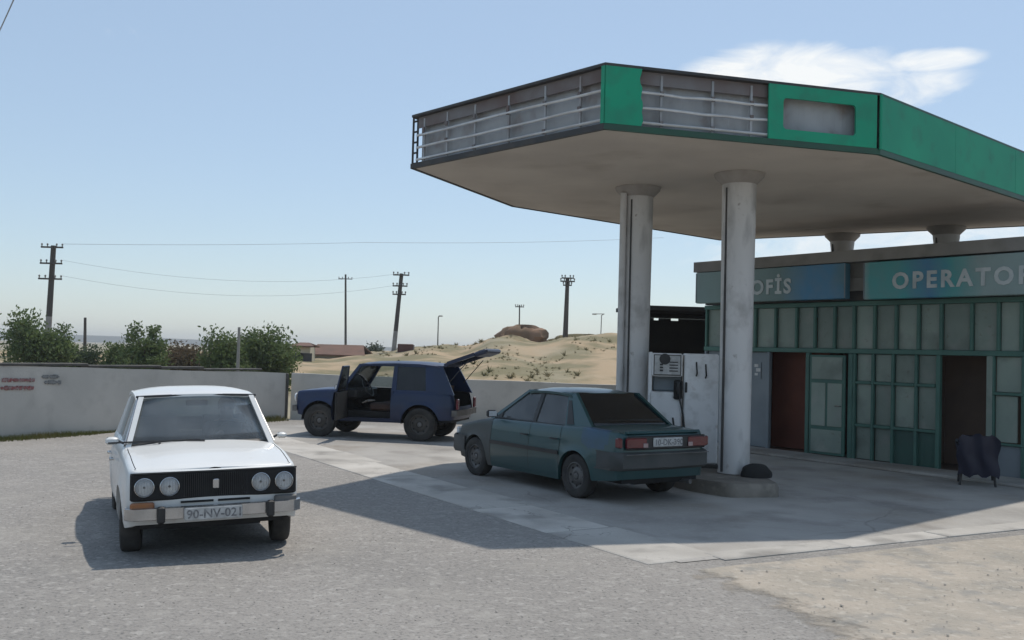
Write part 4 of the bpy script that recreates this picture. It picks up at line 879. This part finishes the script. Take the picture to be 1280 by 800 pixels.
    # rotation about y before z: use matrix order
def seat(root, x, y, z, w_, m, back=.62, rake=.22):
    sroot = MB().bbox((x, y, z), (.50, w_, .16), .04).build('seat', m, root, 40)
    rows = []
    for i in range(7):
        t = i / 6; rows.append([(x - .25 - rake * t * back - .03 * math.sin(math.pi * u_), y + w_ * (u_ - .5) * (1 - .12 * t), z + .05 + back * t) for u_ in [k_ / 6 for k_ in range(7)]])
    MB().grid(rows, (-.10, 0, 0)).build('seat_back', m, sroot, 50)
    return sroot
def interior(root, x0, x1, yw, zf, zd, xd, m='matte'):
    MB().box(((x0 + x1) / 2, 0, zf), (abs(x0 - x1), yw * 2, .04)).build('floor_pan', m, root)
    MB().bbox((xd, 0, zd - .10), (.30, yw * 2 - .06, .22), .04).build('dashboard', 'black', root, 40)
    sw = MB()
    pts = []
    c = Vector((xd - .30, .36, zd + .02)); ax = Vector((-.85, 0, .52)).normalized(); u = Vector((0, 1, 0)); v = ax.cross(u)
    ring_ = [c + (u * math.cos(a) + v * math.sin(a)) * .19 for a in [2 * math.pi * k_ / 20 for k_ in range(21)]]
    sw.tube(ring_, .014, 6, False).tube([c + u * .18, c - u * .18], .014, 6).tube([c, c - ax * .3], .02, 6); sw.build('steering_wheel', 'black', root, 60)
def number_plate(root, M, body, wdt=.50, hgt=.115, size=.105):
    o = MB().bbox((0, 0, 0), (wdt, hgt, .012), .008).build('number_plate', 'plate', root); o.matrix_local = M
    if body: text('plate_text', body, size, 'ink', o, Matrix.Translation((.012, -size * .35, .0075)), .0006, 1.02, .002)
    return o
def plate_M(pos, fwd): # plate facing +x (fwd=1) or -x
    zax = Vector((fwd, 0, 0)); xax = Vector((0, fwd, 0)); yax = Vector((0, 0, 1)); Mx = Matrix((xax, yax, zax)).transposed().to_4x4(); Mx.translation = pos; return Mx
def underbody(root, P, m='matte'):
    mb = MB(); xf, xr = P['xf'], P['xr']; zb = min(z for _, z in P['zbot'])
    for a, b_ in ((xf - .12, P['axles'][0] + P['ar'] + .02), (P['axles'][0] - P['ar'] - .02, P['axles'][1] + P['ar'] + .02), (P['axles'][1] - P['ar'] - .02, xr + .12)):
        if a - b_ > .05: mb.box(((a + b_) / 2, 0, zb + .14), (a - b_, P['hw'] * 2 - .34, .14))
    mb.box(((xf + xr) / 2, 0, zb + .12), (xf - xr - .3, .84, .14))
    for ax in P['axles']: mb.tube([(ax, -P['hw'] + .2, P['wz']), (ax, P['hw'] - .2, P['wz'])], .04, 8)
    mb.build('underbody', m, root)
    for ax in P['axles']:   # wheel-house liners
        for sd in (1, -1):
            rows = []
            for k_ in range(13):
                a = math.pi * k_ / 12; rows.append([(ax + math.cos(a) * (P['ar'] + .012), sd * yy, P['wz'] + math.sin(a) * (P['ar'] + .012)) for yy in (P['hw'] - .06, P['hw'] - .34)])
            mbw = MB().grid(rows); mbw.prism([(ax + math.cos(math.pi * k_ / 12) * (P['ar'] + .012), sd * (P['hw'] - .34), P['wz'] + math.sin(math.pi * k_ / 12) * (P['ar'] + .012)) for k_ in range(13)], (0, sd * .004, 0)); mbw.build('wheel_house', m, root, 60)
def mirror(root, x, y, z, sd, m, sc_=1):
    o = MB().bbox((x, sd * (y + .11), z), (.07, .16 * sc_, .10 * sc_), .02).build('mirror', m, root, 40); MB().tube([(x + .01, sd * y, z - .03), (x, sd * (y + .06), z)], .012, 6).build('mirror_arm', 'black', o); MB().box((x - .037, sd * (y + .11), z), (.004, .13 * sc_, .075 * sc_)).build('mirror_glass', 'lamp', o)
def handle(door, x, y, z, sd, m='chrome'): MB().tube([(x + .07, sd * y, z), (x + .06, sd * (y + .03), z), (x - .06, sd * (y + .03), z), (x - .07, sd * y, z)], .011, 6).build('handle', m, door, 60)
def place(o, q): o.location = (q[0], q[1], 0); o.rotation_euler = (0, 0, q[2])

LENS = glass_mat('lamp_lens', (.93, .94, .95), dusty=.25)
# ------------------------------------------------------------------ white saloon
def white_car():
    P = dict(xf=1.80, xr=-2.10, hw=.795, tf=.05, tr=.06, xa=.7, xb=-.9, rcf=.10, rcr=.12, bowf=.05, bowr=.05, axles=(1.212, -1.212), ar=.335, wz=.285, flare=.012, curl=.045, curlf=.035,
             gaps=(.58, -.17, -.86), zbot=[(-2.2, .36), (-1.6, .27), (-.9, .21), (.9, .21), (1.5, .27), (1.8, .33)],
             ztop=[(-2.1, .865), (-1.9, .885), (-1.45, .905), (.6, .905), (1.2, .875), (1.7, .815), (1.82, .795)],
             side=[(.2, .045), (.34, .012), (.5, .004), (.62, 0), (.68, .006), (.80, .03), (.92, .055)], front=[(.3, .06), (.45, .0), (.55, .0), (.7, .012), (.80, .02)], rear=[(.3, .05), (.5, 0), (.75, .02), (.9, .05)])
    S = Shell(P); root = thing('white_saloon_car', (0, 0, 0), 0, 'white boxy saloon with four round headlamps driving across the yard', 'car')
    def reg(x, y, z, sd, nx, j):
        if abs(nx) < .5 and j >= 2:
            if any(abs(x - g) < .0052 for g in P['gaps']): return None
            if -.17 < x < .58: return ('door', 0, sd)
            if -.86 < x < -.17: return ('door', 1, sd)
        return 'body'
    doors = {}
    for k_, (ix, vs, fs) in S.faces(reg).items():
        o = MB().add(vs, fs).build('body' if k_ == 'body' else 'door', 'wpaint', root, 45, False); doors[k_] = o
    for k_, (ix, vs, fs) in S.faces(lambda x, y, z, sd, nx, j: 'in' if j >= 1 and not (nx > .5) else None, S.inner).items(): MB().add(vs, fs).build('inner_lining', 'black', root, 40, False)
    for (k_, d) in doors.items():
        if k_ != 'body': handle(d, (-.08 if k_[1] == 0 else -.74), .797, .72, k_[2])
    hd = MB().grid(S.top(1.86, .62, .045)).build('bonnet', 'wpaint', root, 40)
    mb = MB(); mb.box((.55, 0, .905), (.16, 1.36, .03)); mb.build('cowl_vent', 'black', root)
    tl = MB().grid(S.top(-1.46, -2.2, .03)).build('boot_lid', 'wpaint', root, 40)
    underbody(root, P); interior(root, .75, -1.35, .66, .26, .93, .52)
    seat(root, -.05, .36, .45, .50, 'dkseat'); seat(root, -.05, -.36, .45, .50, 'dkseat'); seat(root, -.92, 0, .45, 1.25, 'dkseat', .55)
    MB().box((-1.30, 0, .88), (.36, 1.30, .03)).build('parcel_shelf', 'black', root)
    C = Cabin(.90, 1.37, .715, .575)
    for sd in (1, -1):
        C.poly([(.70, .89), (.60, .89), (.165, 1.375), (.245, 1.375)], sd, .05).build('pillar', 'wpaint', root); C.poly([(-.135, .89), (-.205, .89), (-.205, 1.372), (-.135, 1.372)], sd, .04, -.003).build('pillar', 'wpaint', root)
        C.poly([(-.93, .89), (-1.52, .89), (-1.17, 1.372), (-.87, 1.372)], sd, .05).build('pillar', 'wpaint', root); C.poly([(.20, 1.338), (.17, 1.373), (-1.14, 1.373), (-1.05, 1.338)], sd, .04, .004).build('roof_rail', 'wpaint', root)
        C.poly([(.60, .905), (-.14, .905), (-.14, 1.34), (.205, 1.34)], sd, .006, -.018).build('window', GLASS, root); C.poly([(-.205, .905), (-.93, .905), (-.88, 1.34), (-.205, 1.34)], sd, .006, -.018).build('window', GLASS, root)
        C.poly([(.36, .905), (.335, .905), (.335, 1.19), (.36, 1.165)], sd, .02, -.004).build('quarter_light_bar', 'chrome', root)
        MB().tube([(.66, sd * .722, .915), (.40, sd * .640, 1.17), (.21, sd * .578, 1.368)], .010, 6).build('drip_moulding', 'chrome', root)
    MB().tube([(x, y * .60, 1.384 - .012 * y * y) for x, y in [(.235, -1 + k_ / 5) for k_ in range(11)]], .012, 6).build('screen_seal', 'black', root)
    roof([(.25, 1.395), (.18, 1.412), (.02, 1.432), (-.3, 1.445), (-.7, 1.442), (-1.0, 1.418), (-1.14, 1.395), (-1.17, 1.38)], .60, .055).build('roof', 'wpaint', root, 40)
    screen(.665, .918, .66, .24, 1.382, .545, .06).build('windscreen', SCREENGLASS, root, 60); screen(-1.50, .915, .62, -1.15, 1.375, .53, .05).build('rear_window', GLASS, root, 60)
    MB().tube([(.67 - .06 * (k_ / 5 - 1) ** 2, (k_ / 5 - 1) * .665, .917) for k_ in range(11)], .011, 6).build('screen_seal', 'black', root)
    for y in (.02, -.40):
        w_ = MB().tube([(.70, y, .935), (.73, y + .0, .955), (.68, y - .16, .955)], [.014, .010, .008], 6).build('wiper', 'black', root); MB().box((.655, y - .25, .955), (.02, .44, .015), .10).build('wiper_blade', 'black', w_)
    mirror(root, .50, .72, .96, 1, 'wpaint', .62); mirror(root, .50, .72, .96, -1, 'wpaint', .75)
    MB().bbox((.20, 0, 1.30), (.03, .22, .06), .01).build('inside_mirror', 'black', root)
    # front: black grille with four lamps
    g = MB().bbox((1.775, 0, .665), (.055, 1.44, .245), .015).build('grille', 'matte', root); 
    mbs = MB()
    for k_ in range(33): y = -.27 + .54 * k_ / 32; mbs.box((1.806, y, .665), (.012, .005, .20))
    mbs.build('grille_slats', 'black', g)['kind'] = 'stuff'
    MB().box((1.803, 0, .785), (.012, 1.44, .012)).build('grille_trim', 'black', g)
    MB().bbox((1.818, 0, .67), (.012, .055, .085), .006).build('emblem', 'chrome', g)
    for y in (.605, .395, -.395, -.605):
        l = MB().lathe([(0, -.008), (.03, -.007), (.055, -.005), (.074, .0), (.074, -.05), (0, -.05)], 24, 'X', (1.812, y, .665)).build('headlamp', 'lamp', root, 50); MB().lathe([(.072, .0), (.078, .010), (.084, .006), (.086, -.03)], 24, 'X', (1.812, y, .665)).build('lamp_ring', 'chrome', l, 50)
        MB().lathe([(0, .018), (.03, .015), (.055, .008), (.073, -.002)], 24, 'X', (1.812, y, .665)).build('lens', LENS, l, 60); MB().lathe([(0, .004), (.010, .002), (.012, -.02), (0, -.02)], 10, 'X', (1.812, y, .665)).build('bulb', 'rim', l)
        for q_ in range(5): MB().box((1.8285 - .002 * abs(q_ - 2), y + (q_ - 2) * .024, .665), (.003, .004, .11 - .018 * abs(q_ - 2))).build('lens_rib', LENS, l)
    for y in (.62, -.62): MB().bbox((1.80, y, .495), (.05, .20, .075), .012).build('indicator', 'amber' if y < 0 else 'rim', root)
    for y in (.16, -.16): MB().box((1.803, y, .520), (.012, .28, .018)).build('apron_slot', 'matte', root)
    # bumper
    def bump(xc, sg, zc, nm='bumper'):
        pts = [(xc - sg * .13, -.765), (xc - sg * .07, -.76), (xc - sg * .0, -.69), (xc + sg * .03, 0), (xc - sg * .0, .69), (xc - sg * .07, .76), (xc - sg * .13, .765)]; mb = MB()
        rows = [[(x, y, z) for (x, y) in pts] for z in (zc - .055, zc - .048, zc + .048, zc + .055)]
        for r_, dx in zip(rows, (-.02, 0, 0, -.02)): r_[:] = [(x + sg * dx, y, z) for x, y, z in r_]
        return mb.grid(rows, (-sg * .02, 0, 0)).build(nm, 'chrome', root, 40)
    bf = bump(1.855, 1, .435); br = bump(-2.16, -1, .46)
    for y in (.47, -.47): MB().bbox((1.892, y, .43), (.05, .07, .15), .015).build('overrider', 'black', bf); MB().bbox((-2.20, y, .46), (.05, .07, .15), .015).build('overrider', 'black', br)
    number_plate(root, plate_M((1.905, -.03, .425), 1), '90-NV-021')
    for y in (.58, -.58): MB().bbox((-2.105, y, .66), (.04, .26, .14), .015).build('tail_lamp', 'red', root)
    wheel_set(root, P['axles'], .675, .292, .17, 'dkrim', R(-6), 'rim')
    return root
wc = white_car(); place(wc, (-3.27, 10.25, R(-66))); wc.scale = (.98,) * 3; wc.rotation_euler[0] = R(1.5); wc.location.z = -.008

# ------------------------------------------------------------------ green sedan
def green_car():
    P = dict(xf=1.93, xr=-2.12, hw=.81, tf=.09, tr=.06, xa=.6, xb=-1.0, rcf=.16, rcr=.14, bowf=.10, bowr=.06, axles=(1.23, -1.23), ar=.335, wz=.285, flare=.010, curl=.05, curlf=.035,
             gaps=(.78, -.19, -.90), zbot=[(-2.2, .34), (-1.6, .27), (-.9, .20), (.9, .20), (1.6, .24), (1.9, .26)],
             ztop=[(-2.12, .895), (-2.0, .915), (-1.45, .945), (-.9, .925), (.7, .905), (1.2, .85), (1.75, .745), (1.95, .70)],
             side=[(.18, .05), (.30, .015), (.5, 0), (.60, 0), (.63, .010), (.80, .03), (.95, .06)], front=[(.26, .06), (.5, .0), (.7, .06)], rear=[(.3, .06), (.55, 0), (.9, .035), (1, .05)])
    S = Shell(P); root = thing('green_sedan_car', (0, 0, 0), 0, 'dusty dark green sedan parked beside the pump island', 'car')
    def reg(x, y, z, sd, nx, j):
        if abs(nx) < .5 and j >= 2:
            if any(abs(x - g) < .0052 for g in P['gaps']): return None
            if -.19 < x < .78: return ('door', 0, sd)
            if -.90 < x < -.19: return ('door', 1, sd)
        if x > .78 and abs(nx) < .5: return ('fender', sd)
        if sd > 0 and abs(nx) < .5 and -1.86 < x < -1.33 and z > .70 + .03 * math.sin(x * 9): return 'quarter_repair'
        return 'body'
    doors = {}
    for k_, (ix, vs, fs) in S.faces(reg).items():
        nm = k_ if isinstance(k_, str) else k_[0]; o = MB().add(vs, fs).build(nm, {'quarter_repair': 'gblue', 'fender': 'gfade'}.get(nm, 'gpaint'), root, 45, False); doors[k_] = o
    doors[('fender', 1)]['label'] = 'dull grey front fender'
    for k_, (ix, vs, fs) in S.faces(lambda x, y, z, sd, nx, j: 'in' if j >= 1 else None, S.inner).items(): MB().add(vs, fs).build('inner_lining', 'black', root, 40, False)
    for k_, d in doors.items():
        if k_[0] == 'door': handle(d, (-.10 if k_[1] == 0 else -.78), .80, .74, k_[2], 'black')
    for sd in (1, -1): MB().box((-.06, sd * .817, .56), (1.66, .02, .05)).build('rub_strip', 'black', root)
    MB().grid(S.top(1.95, .80, .04)).build('bonnet', 'gfade', root, 40)
    MB().box((.76, 0, .905), (.14, 1.34, .03)).build('cowl_vent', 'black', root)
    MB().grid(S.top(-1.42, -2.2, .018)).build('boot_lid', 'gpaint', root, 40)
    MB().grid([[(-2.00, -.62 + 1.24 * k_ / 8, .925) for k_ in range(9)], [(-2.06, -.62 + 1.24 * k_ / 8, .930) for k_ in range(9)]], (-.025, 0, -.03)).build('boot_spoiler', 'gpaint', root, 40)
    underbody(root, P); interior(root, .85, -1.3, .68, .25, .93, .68)
    seat(root, .08, .36, .44, .50, 'dkseat'); seat(root, .08, -.36, .44, .50, 'dkseat'); seat(root, -.82, 0, .44, 1.25, 'dkseat', .55)
    MB().box((-1.20, 0, .91), (.40, 1.28, .03)).build('parcel_shelf', 'black', root)
    C = Cabin(.90, 1.345, .725, .565)
    for sd in (1, -1):
        C.poly([(.90, .895), (.79, .895), (.075, 1.35), (.15, 1.35)], sd, .05).build('pillar', 'gpaint', root); C.poly([(-.15, .895), (-.23, .895), (-.25, 1.345), (-.17, 1.345)], sd, .04, -.003).build('pillar', 'black', root)
        C.poly([(-.92, .895), (-1.47, .94), (-.93, 1.352), (-.78, 1.352)], sd, .05).build('pillar', 'gpaint', root); C.poly([(.14, 1.315), (.09, 1.352), (-.90, 1.352), (-.84, 1.315)], sd, .04, .004).build('roof_rail', 'gpaint', root)
        C.poly([(.78, .915), (-.15, .915), (-.17, 1.318), (.13, 1.318)], sd, .006, -.018).build('window', MIDGLASS, root); C.poly([(-.23, .915), (-.92, .915), (-.79, 1.318), (-.25, 1.318)], sd, .006, -.018).build('window', MIDGLASS, root)
        C.poly([(-.95, .935), (-1.10, .945), (-.90, 1.25), (-.84, 1.25)], sd, .006, .006).build('vent_grille', 'black', root); C.poly([(.80, .905), (.62, .905), (.62, 1.01)], sd, .03, -.002).build('mirror_base', 'black', root)
        MB().tube([(.78, sd * .722, .912), (-.92, sd * .724, .912)], .012, 6).build('belt_seal', 'black', root)
    roof([(.15, 1.362), (.08, 1.378), (-.08, 1.395), (-.35, 1.402), (-.6, 1.396), (-.82, 1.375), (-.93, 1.352)], .59, .05).build('roof', 'gpaint', root, 40)
    screen(.88, .912, .68, .14, 1.358, .545, .08).build('windscreen', GLASS, root, 60); screen(-1.475, .955, .62, -.92, 1.352, .53, .05).build('rear_window', DARKGLASS, root, 60)
    mirror(root, .66, .76, .975, 1, 'black', 1.0); mirror(root, .66, .76, .975, -1, 'black', 1.0)
    # rear: lamps, plate, bumper
    MB().bbox((-2.112, 0, .785), (.03, 1.34, .17), .012).build('rear_panel', 'black', root)
    for y in (.52, -.52):
        l = MB().bbox((-2.12, y, .785), (.05, .33, .13), .012).build('tail_lamp', 'red', root, 40); MB().bbox((-2.148, y * .74, .755), (.012, .08, .055), .006).build('reverse_lens', 'clear', l)
    for sd in (1, -1): MB().bbox((-2.045, sd * .738, .785), (.10, .05, .125), .012).build('tail_lamp_wrap', 'red', root, 40)
    number_plate(root, plate_M((-2.135, 0, .79), -1), '10-DK-390', .50, .115)
    def bump(xc, sg, zc, hh):
        pts = [(xc - sg * .42, -.80), (xc - sg * .14, -.805), (xc - sg * .02, -.72), (xc + sg * .03, 0), (xc - sg * .02, .72), (xc - sg * .14, .805), (xc - sg * .42, .80)]
        rows = [[(x + sg * dx, y, z) for x, y in pts] for z, dx in ((zc - hh, -.05), (zc - hh * .7, 0), (zc + hh * .8, .0), (zc + hh, -.03))]
        return MB().grid(rows, (-sg * .03, 0, 0)).build('bumper', 'bumperp', root, 40)
    bump(-2.135, -1, .555, .115); bump(1.96, 1, .46, .13)
    MB().box((-2.157, 0, .645), (.02, 1.40, .010)).build('bumper_trim', 'rim', root)
    for y in (.52, -.52): MB().bbox((1.92, y, .62), (.06, .34, .13), .02).build('headlamp', 'lamp', root)
    MB().bbox((1.93, 0, .62), (.05, .66, .11), .02).build('grille', 'black', root)
    MB().tube([(-1.6, -.4, .26), (-2.14, -.4, .27)], .03, 8).build('exhaust', 'rim', root)
    wheel_set(root, P['axles'], .70, .29, .175, 'rim', R(2), 'rim')
    return root
gc = green_car(); place(gc, (.83, 14.20, 2.165))

# ------------------------------------------------------------------ dark blue three-door four-by-four
def blue_car():
    P = dict(xf=1.70, xr=-1.86, hw=.80, tf=.05, tr=.06, xa=.5, xb=-.8, rcf=.10, rcr=.13, bowf=.04, bowr=.05, axles=(1.10, -1.10), ar=.41, wz=.345, flare=.018, curl=.05, curlf=.04,
             gaps=(.56, -.46), zbot=[(-1.9, .46), (-1.5, .44), (-.7, .36), (.7, .36), (1.5, .44), (1.75, .48)],
             ztop=[(-1.86, .98), (-1.6, 1.015), (.6, 1.015), (1.0, 1.0), (1.55, .955), (1.72, .93)],
             side=[(.34, .05), (.46, .012), (.6, 0), (.75, 0), (.79, .012), (.95, .035), (1.05, .055)], front=[(.4, .05), (.6, 0), (.9, .02)], rear=[(.4, .05), (.6, 0), (.75, .01), (1.0, .07)])
    S = Shell(P); root = thing('blue_offroad_car', (0, 0, 0), 0, 'dark blue three door off-roader with driver door and tailgate open', 'car')
    def reg(x, y, z, sd, nx, j):
        if abs(nx) < .5 and j >= 2:
            if any(abs(x - g) < .0052 for g in P['gaps']): return None
            if -.46 < x < .56: return ('door', sd)
        if nx < -.5 and x < -1.6 and z > .70 and y < .60: return None
        return 'body'
    parts = {}
    for k_, (ix, vs, fs) in S.faces(reg).items():
        if k_ == ('door', 1): dv, df = vs, fs; continue
        parts[k_] = MB().add(vs, fs).build('body' if k_ == 'body' else 'door', 'npaint', root, 45, False)
    def regi(x, y, z, sd, nx, j):
        if j < 1 or (sd > 0 and -.47 < x < .57 and j >= 2): return None
        if nx < -.5 and x < -1.5 and z > .68 and y < .62: return None
        return 'in'
    for k_, (ix, vs, fs) in S.faces(regi, S.inner).items(): MB().add(vs, fs).build('inner_lining', 'black', root, 40, False)
    # door jambs and sill of the open doorway
    MB().box((.585, .70, .70), (.04, .14, .62)).build('door_jamb', 'npaint', root); MB().box((-.485, .70, .70), (.04, .14, .62)).build('door_jamb', 'npaint', root); MB().box((.05, .70, .415), (1.02, .14, .05)).build('door_sill', 'npaint', root)
    # swung door
    hx_, hy_ = .56, .775; th = R(-80); ca, sa = math.cos(th), math.sin(th)
    dr = thing('door', (hx_, hy_, 0)); dr.parent = root; dr.rotation_euler = (0, 0, th)
    off = lambda vs: [(x - hx_, y - hy_, z) for x, y, z in vs]
    MB().add(off(dv), df).build('door_skin', 'npaint', dr, 32, False)
    MB().bbox((-.51, -.055, .71), (.99, .05, .56), .02).build('door_card', 'black', dr)
    C = Cabin(1.01, 1.545, .725, .605)
    dy = lambda z: C.y(z) - hy_ - .01
    frm = [(-.05, .99), (-.40, 1.50), (-.97, 1.50), (-.99, .99)]
    for (a, b_) in zip(frm[:-1], frm[1:]): MB().tube([(a[0], dy(a[1]), a[1]), (b_[0], dy(b_[1]), b_[1])], .018, 6).build('window_frame', 'npaint', dr)
    MB().prism([(x, dy(z), z) for x, z in frm], (0, -.006, 0)).build('window', GLASS, dr)
    mirror(dr, -.14, -.02, 1.06, 1, 'black', 1.0)
    MB().grid(S.top(1.75, .62, .035)).build('bonnet', 'npaint', root, 40); MB().box((.58, 0, 1.01), (.14, 1.36, .03)).build('cowl_vent', 'black', root)
    underbody(root, P); interior(root, .68, -1.75, .68, .42, 1.02, .50)
    seat(root, -.18, .36, .66, .50, 'seat', .62, .3); seat(root, -.18, -.36, .66, .50, 'seat', .62, .3); seat(root, -1.0, 0, .62, 1.15, 'seat', .45)
    for sd in (1, -1):
        C.poly([(.70, 1.0), (.60, 1.0), (.235, 1.55), (.31, 1.55)], sd, .05).build('pillar', 'npaint', root)
        C.poly([(-.45, 1.0), (-.56, 1.0), (-.54, 1.548), (-.46, 1.548)], sd, .05).build('pillar', 'npaint', root)
        C.poly([(-1.20, 1.0), (-1.80, .97), (-1.50, 1.552), (-1.14, 1.552)], sd, .05).build('pillar', 'npaint', root)
        C.poly([(.29, 1.515), (.25, 1.555), (-1.46, 1.555), (-1.42, 1.515)], sd, .05, .004).build('roof_rail', 'npaint', root)
        C.poly([(-.56, 1.03), (-1.20, 1.03), (-1.15, 1.515), (-.545, 1.515)], sd, .006, -.012).build('window', DARKGLASS, root)
        C.poly([(-.56, 1.0), (-1.20, 1.0), (-1.20, 1.035), (-.56, 1.035)], sd, .03).build('belt_panel', 'npaint', root)
        if sd < 0: C.poly([(.60, 1.03), (-.45, 1.03), (-.46, 1.518), (.28, 1.518)], sd, .006, -.018).build('window', GLASS, root)
    roof([(.31, 1.568), (.22, 1.588), (.0, 1.612), (-.5, 1.632), (-1.0, 1.628), (-1.35, 1.602), (-1.50, 1.572)], .625, .05, th=.035).build('roof', 'npaint', root, 40)
    screen(.68, 1.02, .68, .30, 1.56, .585, .05).build('windscreen', GLASS, root, 60)
    MB().bbox((.24, 0, 1.47), (.03, .24, .07), .01).build('inside_mirror', 'black', root)
    # tailgate, hinged at the roof edge, raised
    tg = thing('tailgate', (-1.50, 0, 1.585)); tg.parent = root; tg.rotation_euler = (0, R(20), 0)
    MB().grid([[(-.02 - .34 * 0, -.58 + 1.16 * k_ / 8, .0) for k_ in range(9)], [(-.10, -.58 + 1.16 * k_ / 8, .012) for k_ in range(9)]], (0, 0, -.07)).build('gate_frame', 'npaint', tg)
    for y in (.55, -.55): MB().box((-.40, y, -.01), (.60, .10, .07)).build('gate_frame', 'npaint', tg)
    MB().box((-.40, 0, .0), (.60, 1.0, .008)).build('gate_glass', DARKGLASS, tg); MB().bbox((-.84, 0, -.025), (.30, 1.2, .10), .03).build('gate_panel', 'npaint', tg)
    for sd in (1, -1): MB().tube([(-1.62, sd * .60, 1.18), (-2.05, sd * .60, 1.685)], .010, 6).build('gas_strut', 'black', root)
    # ends
    for sg, xc, zc in ((1, 1.745, .58), (-1, -1.905, .60)):
        pts = [(xc - sg * .10, -.78), (xc - sg * .02, -.76), (xc + sg * .01, 0), (xc - sg * .02, .76), (xc - sg * .10, .78)]
        MB().grid([[(x, y, z) for x, y in pts] for z in (zc - .06, zc + .06)], (-sg * .03, 0, 0)).build('bumper', 'rim', root, 40)
    MB().bbox((1.69, 0, .79), (.05, 1.2, .20), .015).build('grille', 'matte', root)
    for y in (.60, -.60): MB().lathe([(0, .02), (.07, .012), (.09, 0), (.09, -.03), (0, -.03)], 20, 'X', (1.715, y, .80)).build('headlamp', 'lamp', root, 50); MB().bbox((-1.865, y * 1.09, .78), (.04, .14, .22), .012).build('tail_lamp', 'red', root)
    wheel_set(root, P['axles'], .715, .345, .185, 'dkrim', R(3), 'rim')
    return root
bc = blue_car(); place(bc, (-2.73, 20.96, 2.917))
# pale cloth on the driver seat of the off-roader
cl = MB().grid([[(.06 + .22 * i / 7, .28 + .20 * j / 7, .775 + .035 * nz(i, j, 2, .9) - .05 * (i / 7) ** 3) for j in range(8)] for i in range(8)], (0, 0, .012)).build('cloth', 'cloth', None, 60)
cl.location = bc.location; cl.rotation_euler = bc.rotation_euler; tag(cl, 'crumpled pale cloth on the seat inside the open door', 'cloth')

# ------------------------------------------------------------------ driver of the white saloon
def driver():
    V = dict(pel=((-.12, .36, .60), .15), sp=((-.20, .36, .80), .145), ch=((-.24, .36, .97), .16), nk=((-.24, .36, 1.09), .065), hd0=((-.22, .36, 1.15), .075), hd1=((-.22, .36, 1.235), .09),
             ls=((-.24, .54, 1.01), .07), le=((-.06, .60, .84), .05), lw=((.14, .50, .95), .035), lh=((.20, .48, .99), .035), rs=((-.24, .18, 1.01), .07), re=((-.06, .13, .84), .05), rw=((.14, .24, .95), .035), rh=((.20, .26, .99), .035),
             lk=((.30, .46, .66), .075), lf=((.50, .46, .36), .05), rk=((.30, .27, .66), .075), rf=((.50, .27, .36), .05))
    E = ('pel sp', 'sp ch', 'ch nk', 'nk hd0', 'hd0 hd1', 'ch ls', 'ls le', 'le lw', 'lw lh', 'ch rs', 'rs re', 're rw', 'rw rh', 'pel lk', 'lk lf', 'pel rk', 'rk rf')
    ks = list(V); me = bpy.data.meshes.new('person'); me.from_pydata([V[k_][0] for k_ in ks], [tuple(ks.index(q) for q in e.split()) for e in E], []); o = bpy.data.objects.new('tmp', me); COL.objects.link(o)
    sk = o.modifiers.new('s', 'SKIN'); 
    for i, k_ in enumerate(ks): me.skin_vertices[0].data[i].radius = (V[k_][1] * (1.25 if k_ in ('ch', 'sp', 'pel') else 1),) * 2
    me.skin_vertices[0].data[0].use_root = True; sb = o.modifiers.new('b', 'SUBSURF'); sb.levels = sb.render_levels = 2
    bpy.context.view_layer.update(); m2 = bpy.data.meshes.new_from_object(o.evaluated_get(bpy.context.evaluated_depsgraph_get())); bpy.data.objects.remove(o)
    m2.materials.clear(); m2.materials.append(MT['shirt']); m2.materials.append(MT['skin'])
    for p in m2.polygons:
        p.use_smooth = True; c = p.center
        if c.z > 1.075 or c.x > .12 and c.z > .88: p.material_index = 1
    # nose, brow and chin pulled out of the face
    for v in m2.vertices:
        if v.co.z > 1.10 and v.co.x > -.17:
            if abs(v.co.y - .36) < .03 and 1.16 < v.co.z < 1.22: v.co.x += .02
    pn = bpy.data.objects.new('person', m2); COL.objects.link(pn)
    hr = MB().grid([[(-.235 + math.cos(a) * math.cos(e) * .098 - .012, .36 + math.sin(a) * math.cos(e) * .092, 1.235 + math.sin(e) * .10) for a in [R(70 + 220 * k_ / 12) for k_ in range(13)]] for e in [R(-25 + 115 * i / 6) for i in range(7)]], (0, 0, .006)).build('hair', 'hair', pn, 60)
    for sy in (-.033, .033): MB().lathe([(0, .01), (.010, .006), (.012, 0), (0, -.01)], 8, 'X', (-.135, .36 + sy, 1.215)).build('eye', 'hair', pn)
    tag(pn, 'person in a dark top at the wheel of the white saloon', 'person'); return pn
pn = driver(); pn.location = wc.location; pn.rotation_euler = wc.rotation_euler; pn.scale = wc.scale

# ------------------------------------------------------------------ dusty air
hz = MB().box((0, 750, 7.5), (3300, 2000, 18)).build('haze', 'wire'); kind(hz, 'stuff', 'thin pale dusty haze filling the air', 'haze')
HM = bpy.data.materials.new('haze'); HM.use_nodes = True; t = HM.node_tree; t.nodes.clear(); o = N(t, 'ShaderNodeOutputMaterial'); v = N(t, 'ShaderNodeVolumePrincipled')
v.inputs['Color'].default_value = (.93, .95, .97, 1); v.inputs['Density'].default_value = .0006; v.inputs['Anisotropy'].default_value = .45; L(t, v.outputs[0], o.inputs['Volume']); hz.data.materials.clear(); hz.data.materials.append(HM)
